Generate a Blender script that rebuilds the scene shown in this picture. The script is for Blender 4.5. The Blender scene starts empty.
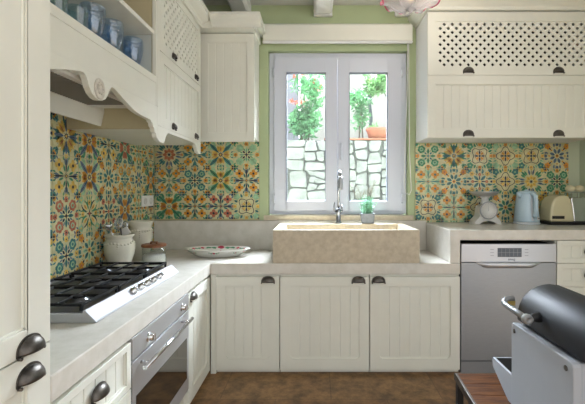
import bpy, bmesh, math, random
from math import sin, cos, pi, radians as R
from mathutils import Vector, Matrix

C = bpy.context.scene.collection
S = bpy.context.scene
S.view_settings.view_transform = 'Standard'
S.view_settings.look = 'None'
S.view_settings.gamma = 1
S.view_settings.use_curve_mapping = False
S.view_settings.exposure = 0.0

# ------------------------------------------------------------------ measures
H = 1.174            # eye height
YB = 3.035           # back wall
YF = 2.468           # front of the back run
YU = 2.71            # front of the wall cabinets on the back wall
XL = -1.26           # left wall
XR = 2.05            # right wall
XF = -0.668          # front of the left run
ZL, ZH = 0.70, 0.911  # low and high worktop
ZC = 2.60            # ceiling

# ------------------------------------------------------------------ materials
def lin(c):
    c = c / 255.0
    return c / 12.92 if c <= 0.04045 else ((c + 0.055) / 1.055) ** 2.4
def rgb(t):
    return (lin(t[0]), lin(t[1]), lin(t[2]), 1)
def mat(name, col, rough=0.5, metal=0.0, noise=0.0, scale=8.0, bump=0.0, bscale=60.0, col2=None, stretch=None, trans=0.0, ior=1.45, coat=0.0, spec=0.5):
    m = bpy.data.materials.new(name); m.use_nodes = True
    nt = m.node_tree; b = nt.nodes['Principled BSDF']
    b.inputs['Base Color'].default_value = rgb(col)
    b.inputs['Roughness'].default_value = rough
    b.inputs['Metallic'].default_value = metal
    b.inputs['Transmission Weight'].default_value = trans
    b.inputs['IOR'].default_value = ior
    b.inputs['Coat Weight'].default_value = coat
    b.inputs['Specular IOR Level'].default_value = spec
    tc = nt.nodes.new('ShaderNodeTexCoord'); vec = tc.outputs['Object']
    if stretch:
        mp = nt.nodes.new('ShaderNodeMapping'); mp.inputs['Scale'].default_value = stretch
        nt.links.new(vec, mp.inputs['Vector']); vec = mp.outputs['Vector']
    if noise or col2:
        n = nt.nodes.new('ShaderNodeTexNoise'); n.inputs['Scale'].default_value = scale; n.inputs['Detail'].default_value = 6; n.inputs['Roughness'].default_value = 0.6
        nt.links.new(vec, n.inputs['Vector'])
        r = nt.nodes.new('ShaderNodeValToRGB'); r.color_ramp.elements[0].position = 0.36; r.color_ramp.elements[1].position = 0.64
        if col2: a, c = rgb(col), rgb(col2)
        else:
            a = rgb([min(255, v * (1 - noise)) for v in col]); c = rgb([min(255, v * (1 + noise)) for v in col])
        r.color_ramp.elements[0].color = a; r.color_ramp.elements[1].color = c
        nt.links.new(n.outputs['Fac'], r.inputs['Fac']); nt.links.new(r.outputs['Color'], b.inputs['Base Color'])
    if bump:
        n2 = nt.nodes.new('ShaderNodeTexNoise'); n2.inputs['Scale'].default_value = bscale; n2.inputs['Detail'].default_value = 4
        nt.links.new(vec, n2.inputs['Vector'])
        bp = nt.nodes.new('ShaderNodeBump'); bp.inputs['Strength'].default_value = bump; bp.inputs['Distance'].default_value = 0.01
        nt.links.new(n2.outputs['Fac'], bp.inputs['Height']); nt.links.new(bp.outputs['Normal'], b.inputs['Normal'])
    return m
def glass_pane(name, tint=(1, 1, 1), fac=0.03):
    m = bpy.data.materials.new(name); m.use_nodes = True; nt = m.node_tree; nt.nodes.clear()
    o = nt.nodes.new('ShaderNodeOutputMaterial'); mx = nt.nodes.new('ShaderNodeMixShader')
    t = nt.nodes.new('ShaderNodeBsdfTransparent'); t.inputs['Color'].default_value = (*tint, 1)
    g = nt.nodes.new('ShaderNodeBsdfGlossy'); g.inputs['Roughness'].default_value = 0.02
    lw = nt.nodes.new('ShaderNodeLayerWeight'); lw.inputs['Blend'].default_value = 0.5
    pw = nt.nodes.new('ShaderNodeMath'); pw.operation = 'POWER'; pw.inputs[1].default_value = 4.0
    mu = nt.nodes.new('ShaderNodeMath'); mu.operation = 'MULTIPLY_ADD'; mu.inputs[1].default_value = 0.4; mu.inputs[2].default_value = fac
    nt.links.new(lw.outputs['Facing'], pw.inputs[0]); nt.links.new(pw.outputs[0], mu.inputs[0]); nt.links.new(mu.outputs[0], mx.inputs['Fac'])
    nt.links.new(t.outputs[0], mx.inputs[1]); nt.links.new(g.outputs[0], mx.inputs[2]); nt.links.new(mx.outputs[0], o.inputs['Surface'])
    return m
def floor_mat():
    m = bpy.data.materials.new('brown_stone_tiles'); m.use_nodes = True; nt = m.node_tree; b = nt.nodes['Principled BSDF']
    tc = nt.nodes.new('ShaderNodeTexCoord')
    br = nt.nodes.new('ShaderNodeTexBrick'); br.inputs['Scale'].default_value = 1.0
    br.inputs['Brick Width'].default_value = 0.62; br.inputs['Row Height'].default_value = 0.42; br.inputs['Mortar Size'].default_value = 0.002
    br.inputs['Color1'].default_value = rgb((130, 98, 64)); br.inputs['Color2'].default_value = rgb((140, 110, 74)); br.inputs['Mortar'].default_value = rgb((104, 80, 56))
    n = nt.nodes.new('ShaderNodeTexNoise'); n.inputs['Scale'].default_value = 13; n.inputs['Detail'].default_value = 12; n.inputs['Roughness'].default_value = 0.7
    r = nt.nodes.new('ShaderNodeValToRGB'); r.color_ramp.elements[0].position = 0.36; r.color_ramp.elements[1].position = 0.68
    r.color_ramp.elements[0].color = (0.42, 0.38, 0.34, 1); r.color_ramp.elements[1].color = (1.4, 1.35, 1.25, 1)
    mx = nt.nodes.new('ShaderNodeMix'); mx.data_type = 'RGBA'; mx.blend_type = 'MULTIPLY'; mx.inputs['Factor'].default_value = 1
    nt.links.new(tc.outputs['Object'], br.inputs['Vector']); nt.links.new(tc.outputs['Object'], n.inputs['Vector'])
    nt.links.new(n.outputs['Fac'], r.inputs['Fac']); nt.links.new(br.outputs['Color'], mx.inputs['A']); nt.links.new(r.outputs['Color'], mx.inputs['B'])
    nt.links.new(mx.outputs['Result'], b.inputs['Base Color']); b.inputs['Roughness'].default_value = 0.42
    bp = nt.nodes.new('ShaderNodeBump'); bp.inputs['Strength'].default_value = 0.25; bp.inputs['Distance'].default_value = 0.006
    nt.links.new(n.outputs['Fac'], bp.inputs['Height']); nt.links.new(bp.outputs['Normal'], b.inputs['Normal'])
    return m
def dial_mat():
    m = mat('white_dial', (226, 226, 222), 0.35)
    return m

M = {}
M['cream'] = mat('cream_paint', (226, 227, 217), 0.42, noise=0.012, scale=3)
M['cream_in'] = mat('cabinet_inside', (196, 192, 176), 0.6)
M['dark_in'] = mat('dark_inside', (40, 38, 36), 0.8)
M['shelf_in'] = mat('shelf_inside', (186, 194, 192), 0.6)
M['pewter'] = mat('pewter', (92, 88, 84), 0.38, 0.85, noise=0.15, scale=40)
M['limestone'] = mat('limestone', (206, 203, 193), 0.24, col2=(217, 214, 206), scale=14, bump=0.03)
M['limestone_lip'] = mat('limestone_dark', (184, 172, 150), 0.3, col2=(201, 190, 168), scale=28, bump=0.05)
M['sage'] = mat('sage_wall_paint', (170, 184, 146), 0.7, noise=0.02, scale=2)
M['pale_sage'] = mat('pale_sage_wall_paint', (186, 196, 172), 0.7, noise=0.02, scale=2)
M['white'] = mat('white_paint', (226, 227, 226), 0.5)
M['ceil'] = mat('ceiling_paint', (206, 208, 206), 0.8)
M['upvc'] = mat('white_window_paint', (206, 212, 226), 0.35)
M['gasket'] = mat('grey_gasket', (132, 136, 146), 0.6)
M['pane'] = glass_pane('window_glass')
M['floor'] = floor_mat()
M['steel'] = mat('brushed_steel', (164, 168, 173), 0.46, 0.75, noise=0.03, scale=30, stretch=(1, 1, 40))
M['steel_panel'] = mat('satin_steel', (194, 197, 202), 0.4, 0.75)
M['chrome'] = mat('chrome', (214, 216, 220), 0.16, 1.0)
M['oven_steel'] = mat('oven_steel', (202, 203, 206), 0.4, 0.8)
M['black_glass'] = mat('black_oven_glass', (28, 22, 18), 0.04, 0.0, spec=1.0, ior=2.2)
M['black'] = mat('black_plastic', (24, 24, 26), 0.45)
M['iron'] = mat('cast_iron', (30, 31, 34), 0.5, 0.3)
M['lid_black'] = mat('satin_black_enamel', (32, 34, 39), 0.46, 0.1, spec=.4)
M['hob_top'] = mat('dark_hob_steel', (92, 94, 98), 0.3, 0.8)
M['ceramic'] = mat('cream_ceramic', (216, 214, 198), 0.25, noise=0.02, coat=0.3)
M['glass'] = glass_pane('clear_glass', (.97, .985, .98), .06)
M['sugar'] = mat('white_sugar', (236, 236, 232), 0.9, bump=0.2, bscale=200)
M['walnut'] = mat('walnut_lid', (110, 70, 48), 0.45, col2=(140, 92, 62), scale=12, stretch=(1, 8, 1))
M['bench_wood'] = mat('dark_slatted_wood', (50, 26, 11), 0.6, col2=(104, 62, 27), spec=.15, scale=7, stretch=(1.2, 26, 1), bump=0.2, bscale=20)
M['blue_glass'] = glass_pane('blue_glass', (.72, .84, .97), .17)
M['teal_glass'] = glass_pane('teal_glass', (.76, .90, .94), .15)
M['kettle'] = mat('pale_blue_enamel', (184, 208, 224), 0.3, coat=0.3)
M['kettle_w'] = mat('pale_white_plastic', (206, 214, 222), 0.4)
M['toaster'] = mat('cream_enamel', (206, 198, 164), 0.28, coat=0.4)
M['scale_w'] = mat('white_enamel', (208, 208, 205), 0.35)
M['pot_grey'] = mat('grey_zinc', (126, 132, 140), 0.55, noise=0.06, scale=30)
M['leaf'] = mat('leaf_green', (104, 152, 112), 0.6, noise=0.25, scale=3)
M['pale_leaf'] = mat('leaf_pale', (132, 172, 124), 0.6, noise=0.2, scale=3)  # paler green for the tree and the planter seedlings
M['lav'] = mat('lavender_green', (118, 170, 138), 0.7, noise=0.15, scale=20)
M['flower'] = mat('orange_flower', (208, 110, 86), 0.6)
M['stem'] = mat('brown_stem', (96, 86, 76), 0.8)
M['terracotta'] = mat('terracotta', (150, 96, 78), 0.8, noise=0.08, scale=10)
M['stone'] = mat('pale_stone', (116, 115, 116), 0.9, col2=(144, 143, 143), scale=11, bump=0.5, bscale=14)
M['mortar'] = mat('grey_mortar', (92, 91, 91), 0.95, bump=0.4, bscale=30)
M['out_white'] = mat('white_render', (206, 202, 203), 0.9, bump=0.1)
M['out_lav'] = mat('pale_mauve_render', (164, 164, 182), 0.9)
M['pave'] = mat('courtyard_paving', (120, 118, 114), 0.9, noise=0.05)
M['pipe'] = mat('grey_downpipe', (84, 90, 100), 0.5)
M['murano'] = mat('milky_glass', (246, 244, 247), 0.15, trans=0.6, ior=1.2)
M['pink'] = mat('pink_glass', (214, 110, 140), 0.2, trans=0.1)
M['screen'] = mat('grey_display', (92, 98, 106), 0.3)
M['screen_line'] = mat('display_mark', (150, 156, 164), 0.4)
M['grill_grey'] = mat('grey_powder_coat', (150, 155, 162), 0.5, noise=0.01)
M['brass'] = mat('brass_bracket', (190, 168, 100), 0.4, 0.6)
M['tap_chrome'] = mat('grey_chrome', (150, 154, 162), 0.2, 1.0)
M['handle_grey'] = mat('dull_steel_handle', (138, 140, 142), 0.45, 0.5)
M['bulb'] = mat('warm_bulb', (255, 214, 150), 0.4)
_b = M['bulb'].node_tree.nodes['Principled BSDF']; _b.inputs['Emission Color'].default_value = rgb((255, 200, 120)); _b.inputs['Emission Strength'].default_value = 1.2
M['rose'] = mat('rose_red_glaze', (186, 60, 84), 0.3); M['rose_leaf'] = mat('green_glaze', (70, 140, 100), 0.3)
# tile glazes
M['t_cream'] = mat('tile_cream', (198, 194, 152), 0.16, noise=0.07, scale=14)
M['t_grout'] = mat('tile_grout', (176, 168, 130), 0.8)
TC = {'o': (200, 142, 62), 'y': (206, 174, 90), 'g': (78, 138, 104), 't': (72, 122, 118), 'b': (96, 116, 132), 'n': (56, 62, 72), 'r': (176, 108, 86), 'l': (146, 184, 148), 'm': (148, 122, 70)}
for k, v in TC.items(): M['t_' + k] = mat('tile_glaze_' + {'o': 'orange', 'y': 'yellow', 'g': 'green', 't': 'teal', 'b': 'blue', 'n': 'navy', 'r': 'red', 'l': 'pale_green', 'm': 'ochre'}[k], v, 0.16, noise=0.12, scale=30)

# ------------------------------------------------------------------ mesh builder
ORG = {}
class MB:
    def __init__(s, T=None): s.v = []; s.f = []; s.mi = []; s.sm = []; s.T = T
    def add(s, vs, fs, m=0, smooth=False, T=None):
        b = len(s.v); T = T or s.T
        for p in vs:
            p = Vector(p); s.v.append(T @ p if T else p)
        for f in fs: s.f.append([b + i for i in f]); s.mi.append(m); s.sm.append(smooth)
        return s
    def box(s, x0, x1, y0, y1, z0, z1, m=0):
        vs = [(x0, y0, z0), (x1, y0, z0), (x1, y1, z0), (x0, y1, z0), (x0, y0, z1), (x1, y0, z1), (x1, y1, z1), (x0, y1, z1)]
        return s.add(vs, [(3, 2, 1, 0), (4, 5, 6, 7), (0, 1, 5, 4), (1, 2, 6, 5), (2, 3, 7, 6), (3, 0, 4, 7)], m)
    def prism(s, poly, axis, a, b, m=0, smooth=False):
        # poly: 2-D points; axis 'x': (y,z), 'y': (x,z), 'z': (x,y)
        n = len(poly)
        def P(p, t): return (t, p[0], p[1]) if axis == 'x' else (p[0], t, p[1]) if axis == 'y' else (p[0], p[1], t)
        vs = [P(p, a) for p in poly] + [P(p, b) for p in poly]
        s.add(vs, [tuple(range(n)), tuple(range(2 * n - 1, n - 1, -1))], m)
        return s.add(vs, [(i, (i + 1) % n, n + (i + 1) % n, n + i) for i in range(n)], m, smooth)
    def lathe(s, prof, c=(0, 0, 0), n=32, m=0, smooth=True, sx=1, sy=1, ruffle=None, axis='z'):
        vs = []; fs = []; k = len(prof)
        for (r, z) in prof:
            for i in range(n):
                a = 2 * pi * i / n; rr, zz = (r, z) if not ruffle else ruffle(r, z, a)
                p = (rr * cos(a) * sx, rr * sin(a) * sy, zz)
                if axis == 'y': p = (p[0], -p[2], p[1])
                if axis == 'x': p = (p[2], p[0], p[1])
                vs.append((c[0] + p[0], c[1] + p[1], c[2] + p[2]))
        for j in range(k - 1):
            for i in range(n): fs.append((j * n + i, j * n + (i + 1) % n, (j + 1) * n + (i + 1) % n, (j + 1) * n + i))
        s.add(vs, fs, m, smooth)
        if prof[0][0] > 1e-4: s.add(vs[:n], [tuple(range(n - 1, -1, -1))], m)
        if prof[-1][0] > 1e-4: s.add(vs[-n:], [tuple(range(n))], m)
        return s
    def tube(s, pts, r, n=10, m=0, caps=True):
        pts = [Vector(p) for p in pts]; vs = []; fs = []; up = Vector((0, 0, 1)); prev = None
        rs = r if isinstance(r, (list, tuple)) else [r] * len(pts)
        for i, p in enumerate(pts):
            d = (pts[min(i + 1, len(pts) - 1)] - pts[max(i - 1, 0)]).normalized()
            if prev is None:
                a = d.orthogonal().normalized()
            else:
                a = (prev - d * prev.dot(d)).normalized()
            prev = a; b = d.cross(a)
            for k in range(n): vs.append(p + (a * cos(2 * pi * k / n) + b * sin(2 * pi * k / n)) * rs[i])
        for i in range(len(pts) - 1):
            for k in range(n): fs.append((i * n + k, i * n + (k + 1) % n, (i + 1) * n + (k + 1) % n, (i + 1) * n + k))
        s.add(vs, fs, m, True)
        if caps: s.add(vs[:n], [tuple(range(n - 1, -1, -1))], m); s.add(vs[-n:], [tuple(range(n))], m)
        return s
    def build(s, name, mats, parent=None, bevel=0.0, seg=2, solid=0.0, subd=0, fix=True):
        if not isinstance(mats, (list, tuple)): mats = [mats]
        if parent is not None: org = ORG[parent.name]
        else:
            xs = [p.x for p in s.v]; ys = [p.y for p in s.v]; zs = [p.z for p in s.v]
            org = Vector(((min(xs) + max(xs)) / 2, (min(ys) + max(ys)) / 2, min(zs)))
        me = bpy.data.meshes.new(name)
        me.from_pydata([tuple(p - org) for p in s.v], [], s.f)
        for m in mats: me.materials.append(m)
        me.polygons.foreach_set('material_index', s.mi); me.polygons.foreach_set('use_smooth', s.sm)
        if fix:
            bm = bmesh.new(); bm.from_mesh(me)
            bmesh.ops.remove_doubles(bm, verts=bm.verts, dist=1e-5)
            bmesh.ops.recalc_face_normals(bm, faces=bm.faces); bm.to_mesh(me); bm.free()
        me.update()
        o = bpy.data.objects.new(name, me); C.objects.link(o)
        if parent is not None: o.parent = parent
        else: o.location = org
        ORG[o.name] = org
        if solid:
            k = o.modifiers.new('thickness', 'SOLIDIFY'); k.thickness = solid; k.offset = 0
        if bevel:
            k = o.modifiers.new('edges', 'BEVEL'); k.width = bevel; k.segments = seg; k.limit_method = 'ANGLE'; k.angle_limit = R(40); k.harden_normals = False
        if subd:
            k = o.modifiers.new('smooth', 'SUBSURF'); k.levels = subd; k.render_levels = subd
        return o
def tag(o, label, cat, group=None):
    o['label'] = label; o['category'] = cat
    if group: o['group'] = group
    return o
def struct(o): o['kind'] = 'structure'; return o
def thing(name, loc, label, cat, group=None):
    o = bpy.data.objects.new(name, None); C.objects.link(o); o.empty_display_size = 0.05
    o.location = loc; ORG[o.name] = Vector(loc)
    return tag(o, label, cat, group)
# frames: u across, v up, w out of the face
def F_back(x, y, z): return Matrix(((1, 0, 0, x), (0, 0, -1, y), (0, 1, 0, z), (0, 0, 0, 1)))   # faces -y
def F_left(x, y, z): return Matrix(((0, 0, 1, x), (1, 0, 0, y), (0, 1, 0, z), (0, 0, 0, 1)))    # faces +x, u runs along +y

# ------------------------------------------------------------------ cabinet pieces
def cup(T, parent, u, v, w=0.0, W=0.040, Hh=0.030, D=0.024, label=None):
    mb = MB(T); na, nb = 18, 7; vs = []; fs = []
    for i in range(na + 1):
        ph = pi * i / na
        r = max(0.0, sin(ph)) ** 0.75
        for j in range(nb + 1):
            th = (pi / 2) * j / nb
            vs.append((u - W * cos(ph), v - 0.010 + Hh * r * sin(th) * 1.1, w + 0.001 + D * r * cos(th)))
    for i in range(na):
        for j in range(nb):
            a = i * (nb + 1) + j; fs.append((a, a + nb + 1, a + nb + 2, a + 1))
    mb.add(vs, fs, 0, True)
    # thin back flange with a rolled lip at both ends
    pl = [(u - W - 0.003, v - 0.014), (u + W + 0.003, v - 0.014)] + [(u + (W + 0.003) * cos(pi * k / 16), v - 0.010 + (Hh * 1.1 + 0.004) * sin(pi * k / 16) ** 0.8) for k in range(0, 17)]
    n = len(pl); mb.add([(p[0], p[1], w + 0.0005) for p in pl] + [(p[0], p[1], w + 0.003) for p in pl],
                        [tuple(range(n, 2 * n))] + [(i, (i + 1) % n, n + (i + 1) % n, n + i) for i in range(n)], 0)
    for sgn in (-1, 1): mb.lathe([(0.0, 0), (0.0035, 0), (0.0035, 0.007), (0.0, 0.007)], (u + sgn * W, v - 0.016, w + 0.004), 10)
    o = mb.build('handle', M['pewter'], parent, solid=0.0018, fix=False)
    if label: o['label'] = label
    return o
def door(T, parent, u0, u1, v0, v1, stile=0.062, rail=0.062, pitch=0.06, th=0.02, w0=0.0, arch=0.03, name='door', rail_b=None):
    mb = MB(T); t = w0 + th; rb = rail_b or rail
    a0, a1, b0, b1 = u0 + stile, u1 - stile, v0 + rb, v1 - rail
    mb.box(u0, a0, v0, v1, w0, t); mb.box(a1, u1, v0, v1, w0, t)
    mb.box(a0, a1, b1, v1, w0, t); mb.box(a0, a1, v0, b0, w0, t)
    tp = w0 + th - 0.0095
    mb.box(a0, a1, b0, b1, w0, tp - 0.003)
    n = max(1, round((a1 - a0) / pitch)); p = (a1 - a0) / n
    for i in range(n):
        l, r = a0 + i * p + 0.0010, a0 + (i + 1) * p - 0.0010
        pl = [(l, tp - 0.003), (l + 0.002, tp), (r - 0.002, tp), (r, tp - 0.003)]
        vs = [(q[0], b0, q[1]) for q in pl] + [(q[0], b1, q[1]) for q in pl]
        mb.add(vs, [(0, 1, 5, 4), (1, 2, 6, 5), (2, 3, 7, 6)])
    if arch:
        for sgn, ux in ((1, a0), (-1, a1)):
            pl = [(ux, b0), (ux + sgn * arch, b0)] + [(ux + sgn * arch * (1 - sin(k * pi / 12)), b0 + arch * (1 - cos(k * pi / 12))) for k in range(1, 7)]
            nn = len(pl); vs = [(q[0], q[1], tp - 0.004) for q in pl] + [(q[0], q[1], t) for q in pl]
            mb.add(vs, [tuple(range(nn, 2 * nn))] + [(i, (i + 1) % nn, nn + (i + 1) % nn, nn + i) for i in range(nn)])
    # moulding step round the panel
    g = 0.006
    for (x0, x1, y0, y1) in ((a0, a0 + g, b0, b1), (a1 - g, a1, b0, b1), (a0, a1, b1 - g, b1), (a0, a1, b0, b0 + g)):
        mb.box(x0, x1, y0, y1, tp - 0.004, tp + 0.003)
    return mb.build(name, M['cream'], parent, bevel=0.0014, seg=2)
def lattice_door(T, parent, u0, u1, v0, v1, stile, rail_t, rail_b, step=0.0281, hole=0.0125, th=0.02):
    mb = MB(T); a0, a1, b0, b1 = u0 + stile, u1 - stile, v0 + rail_b, v1 - rail_t
    mb.box(u0, a0, v0, v1, 0, th); mb.box(a1, u1, v0, v1, 0, th); mb.box(a0, a1, b1, v1, 0, th); mb.box(a0, a1, v0, b0, 0, th)
    nr = int((b1 - b0) / step); nc = int((a1 - a0) / step)
    cu, cv = (a0 + a1) / 2, (b0 + b1) / 2; s = step
    def clip(p): return (min(max(p[0], a0), a1), min(max(p[1], b0), b1))
    for j in range(-nr // 2 - 1, nr // 2 + 2):
        for i in range(-nc // 2 - 1, nc // 2 + 2):
            if (i + j) % 2: continue
            x, y = cu + i * s, cv + j * s
            outer = [(x + s, y), (x, y + s), (x - s, y), (x, y - s)]
            inside = (a0 + hole < x < a1 - hole) and (b0 + hole < y < b1 - hole)
            if not inside:
                oc = [clip(p) for p in outer]
                for z in (th - 0.006,): mb.add([(p[0], p[1], z) for p in oc], [(0, 1, 2, 3)])
                continue
            oc = [clip(p) for p in outer]; ic = [(x + hole, y), (x, y + hole), (x - hole, y), (x, y - hole)]
            for z in (th - 0.006, ):
                vs = [(p[0], p[1], z) for p in oc] + [(p[0], p[1], z) for p in ic]
                mb.add(vs, [(k, (k + 1) % 4, 4 + (k + 1) % 4, 4 + k) for k in range(4)])
            vs = [(p[0], p[1], th - 0.006) for p in ic] + [(p[0], p[1], th - 0.013) for p in ic]
            mb.add(vs, [(k, (k + 1) % 4, 4 + (k + 1) % 4, 4 + k) for k in range(4)])
    return mb.build('lattice_door', M['cream'], parent, fix=False)
def cornice_prof(z0, z1, out):
    h = z1 - z0
    return [(0, z0), (0.012, z0), (0.014, z0 + h * .22), (0.022, z0 + h * .30), (out * .45, z0 + h * .36), (out * .75, z0 + h * .52), (out * .9, z0 + h * .70), (out, z0 + h * .74), (out, z1), (0, z1)]

# ------------------------------------------------------------------ room
struct(MB().box(XL - .1, XR + .1, -2.2, YB + .15, -0.05, 0).build('floor', M['floor']))
struct(MB().box(XL - .1, XR + .1, -.1, YB + .15, ZC, ZC + .05).build('ceiling', M['ceil']))
struct(MB().box(XL - .1, XL, -.1, YB + .15, 0, ZC).build('wall_left', M['white']))
struct(MB().box(XR, XR + .1, 1.5, YB + .15, 0, ZC).build('wall_right', M['pale_sage']))
OX0, OX1, OZ0, OZ1 = -0.372, 0.717, 0.925, 2.246
w = MB()
w.box(XL, OX0, YB, YB + .15, 0, ZC); w.box(OX1, 1.30, YB, YB + .15, 0, ZC)
w.box(OX0, OX1, YB, YB + .15, OZ1, ZC); w.box(OX0, OX1, YB, YB + .15, 0, OZ0)
w.box(1.30, XR, YB, YB + .15, 0, ZC, 1)
struct(w.build('wall_back', [M['sage'], M['pale_sage']]))
for k, xc in enumerate((-0.575, 0.054, 0.683)):
    b = MB(); hw = 0.072; ch = 0.022
    pr = [(xc - hw, ZC - .0005), (xc - hw, 2.535), (xc - hw + ch, 2.512), (xc + hw - ch, 2.512), (xc + hw, 2.535), (xc + hw, ZC - .0005)]
    b.prism(pr, 'y', -.1, YB - .035)
    b.box(xc - hw, xc + hw, YB - .035, YB - .0005, 2.505, ZC - .0005)
    struct(b.build('trim_%d' % (k + 1), M['white'], bevel=.002))

# window
win = struct(bpy.data.objects.new('window_1', None)); C.objects.link(win); win.location = (0.172, 3.085, 0.972); ORG['window_1'] = Vector(win.location)
y0, y1 = 3.080, 3.145
fx0, fx1, fz0, fz1 = OX0 + .004, OX1 - .004, 0.973, OZ1 - .004
b = MB(); fw = 0.036
b.box(fx0, fx0 + fw, y0, y1, fz0, fz1); b.box(fx1 - fw, fx1, y0, y1, fz0, fz1); b.box(fx0 + fw, fx1 - fw, y0, y1, fz1 - fw, fz1); b.box(fx0 + fw, fx1 - fw, y0, y1, fz0, fz0 + .022)
b.build('window_frame', M['upvc'], win, bevel=.003)
def X(px, d): return (px - 316) * d / 390
def Z(py, d): return H + (188.5 - py) * d / 390
mid = X(337.6, 3.07)
for (sx0, sx1, gx0, gx1) in ((fx0 + fw + .002, mid - .0015, X(286, 3.07), X(326, 3.07)), (mid + .0015, fx1 - fw - .002, X(349, 3.07), X(388, 3.07))):
    sz0, sz1 = fz0 + .024, fz1 - fw - .002; gz0, gz1 = Z(201, 3.07), Z(72, 3.07)
    b = MB(); sy0, sy1 = 3.068, 3.130
    b.box(sx0, gx0, sy0, sy1, sz0, sz1); b.box(gx1, sx1, sy0, sy1, sz0, sz1); b.box(gx0, gx1, sy0, sy1, gz1, sz1); b.box(gx0, gx1, sy0, sy1, sz0, gz0)
    sash = b.build('sash', M['upvc'], win, bevel=.003)
    b = MB(); g = .006
    for (p0, p1, q0, q1) in ((gx0, gx0 + g, gz0, gz1), (gx1 - g, gx1, gz0, gz1), (gx0 + g, gx1 - g, gz1 - g, gz1), (gx0 + g, gx1 - g, gz0, gz0 + g)): b.box(p0, p1, 3.080, 3.115, q0, q1)
    b.build('gasket', M['gasket'], sash)
    MB().box(gx0 + g, gx1 - g, 3.098, 3.104, gz0 + g, gz1 - g).build('pane', M['pane'], sash)
for hx in (fx0 + fw, fx1 - fw):
    for hz in (1.06, 2.05): MB().lathe([(0, 0), (.008, 0), (.008, .075), (0, .075)], (hx, 3.064, hz), 12).build('hinge', M['upvc'], win)
b = MB(); b.lathe([(0, 0), (.012, 0), (.012, .012), (0, .012)], (mid + .028, 3.066, 1.52), 16, axis='y'); b.tube([(mid + .028, 3.05, 1.52), (mid + .028, 3.045, 1.50), (mid + .028, 3.045, 1.40)], .008)
b.build('window_handle', M['upvc'], win)
b = MB(); b.box(-.405, .758, 3.0205, 3.034, .9265, .966); b.box(OX0 + .001, OX1 - .001, 3.034, 3.14, .9265, .966)
b.build('window_sill', M['limestone_lip'], win, bevel=.003)

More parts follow.
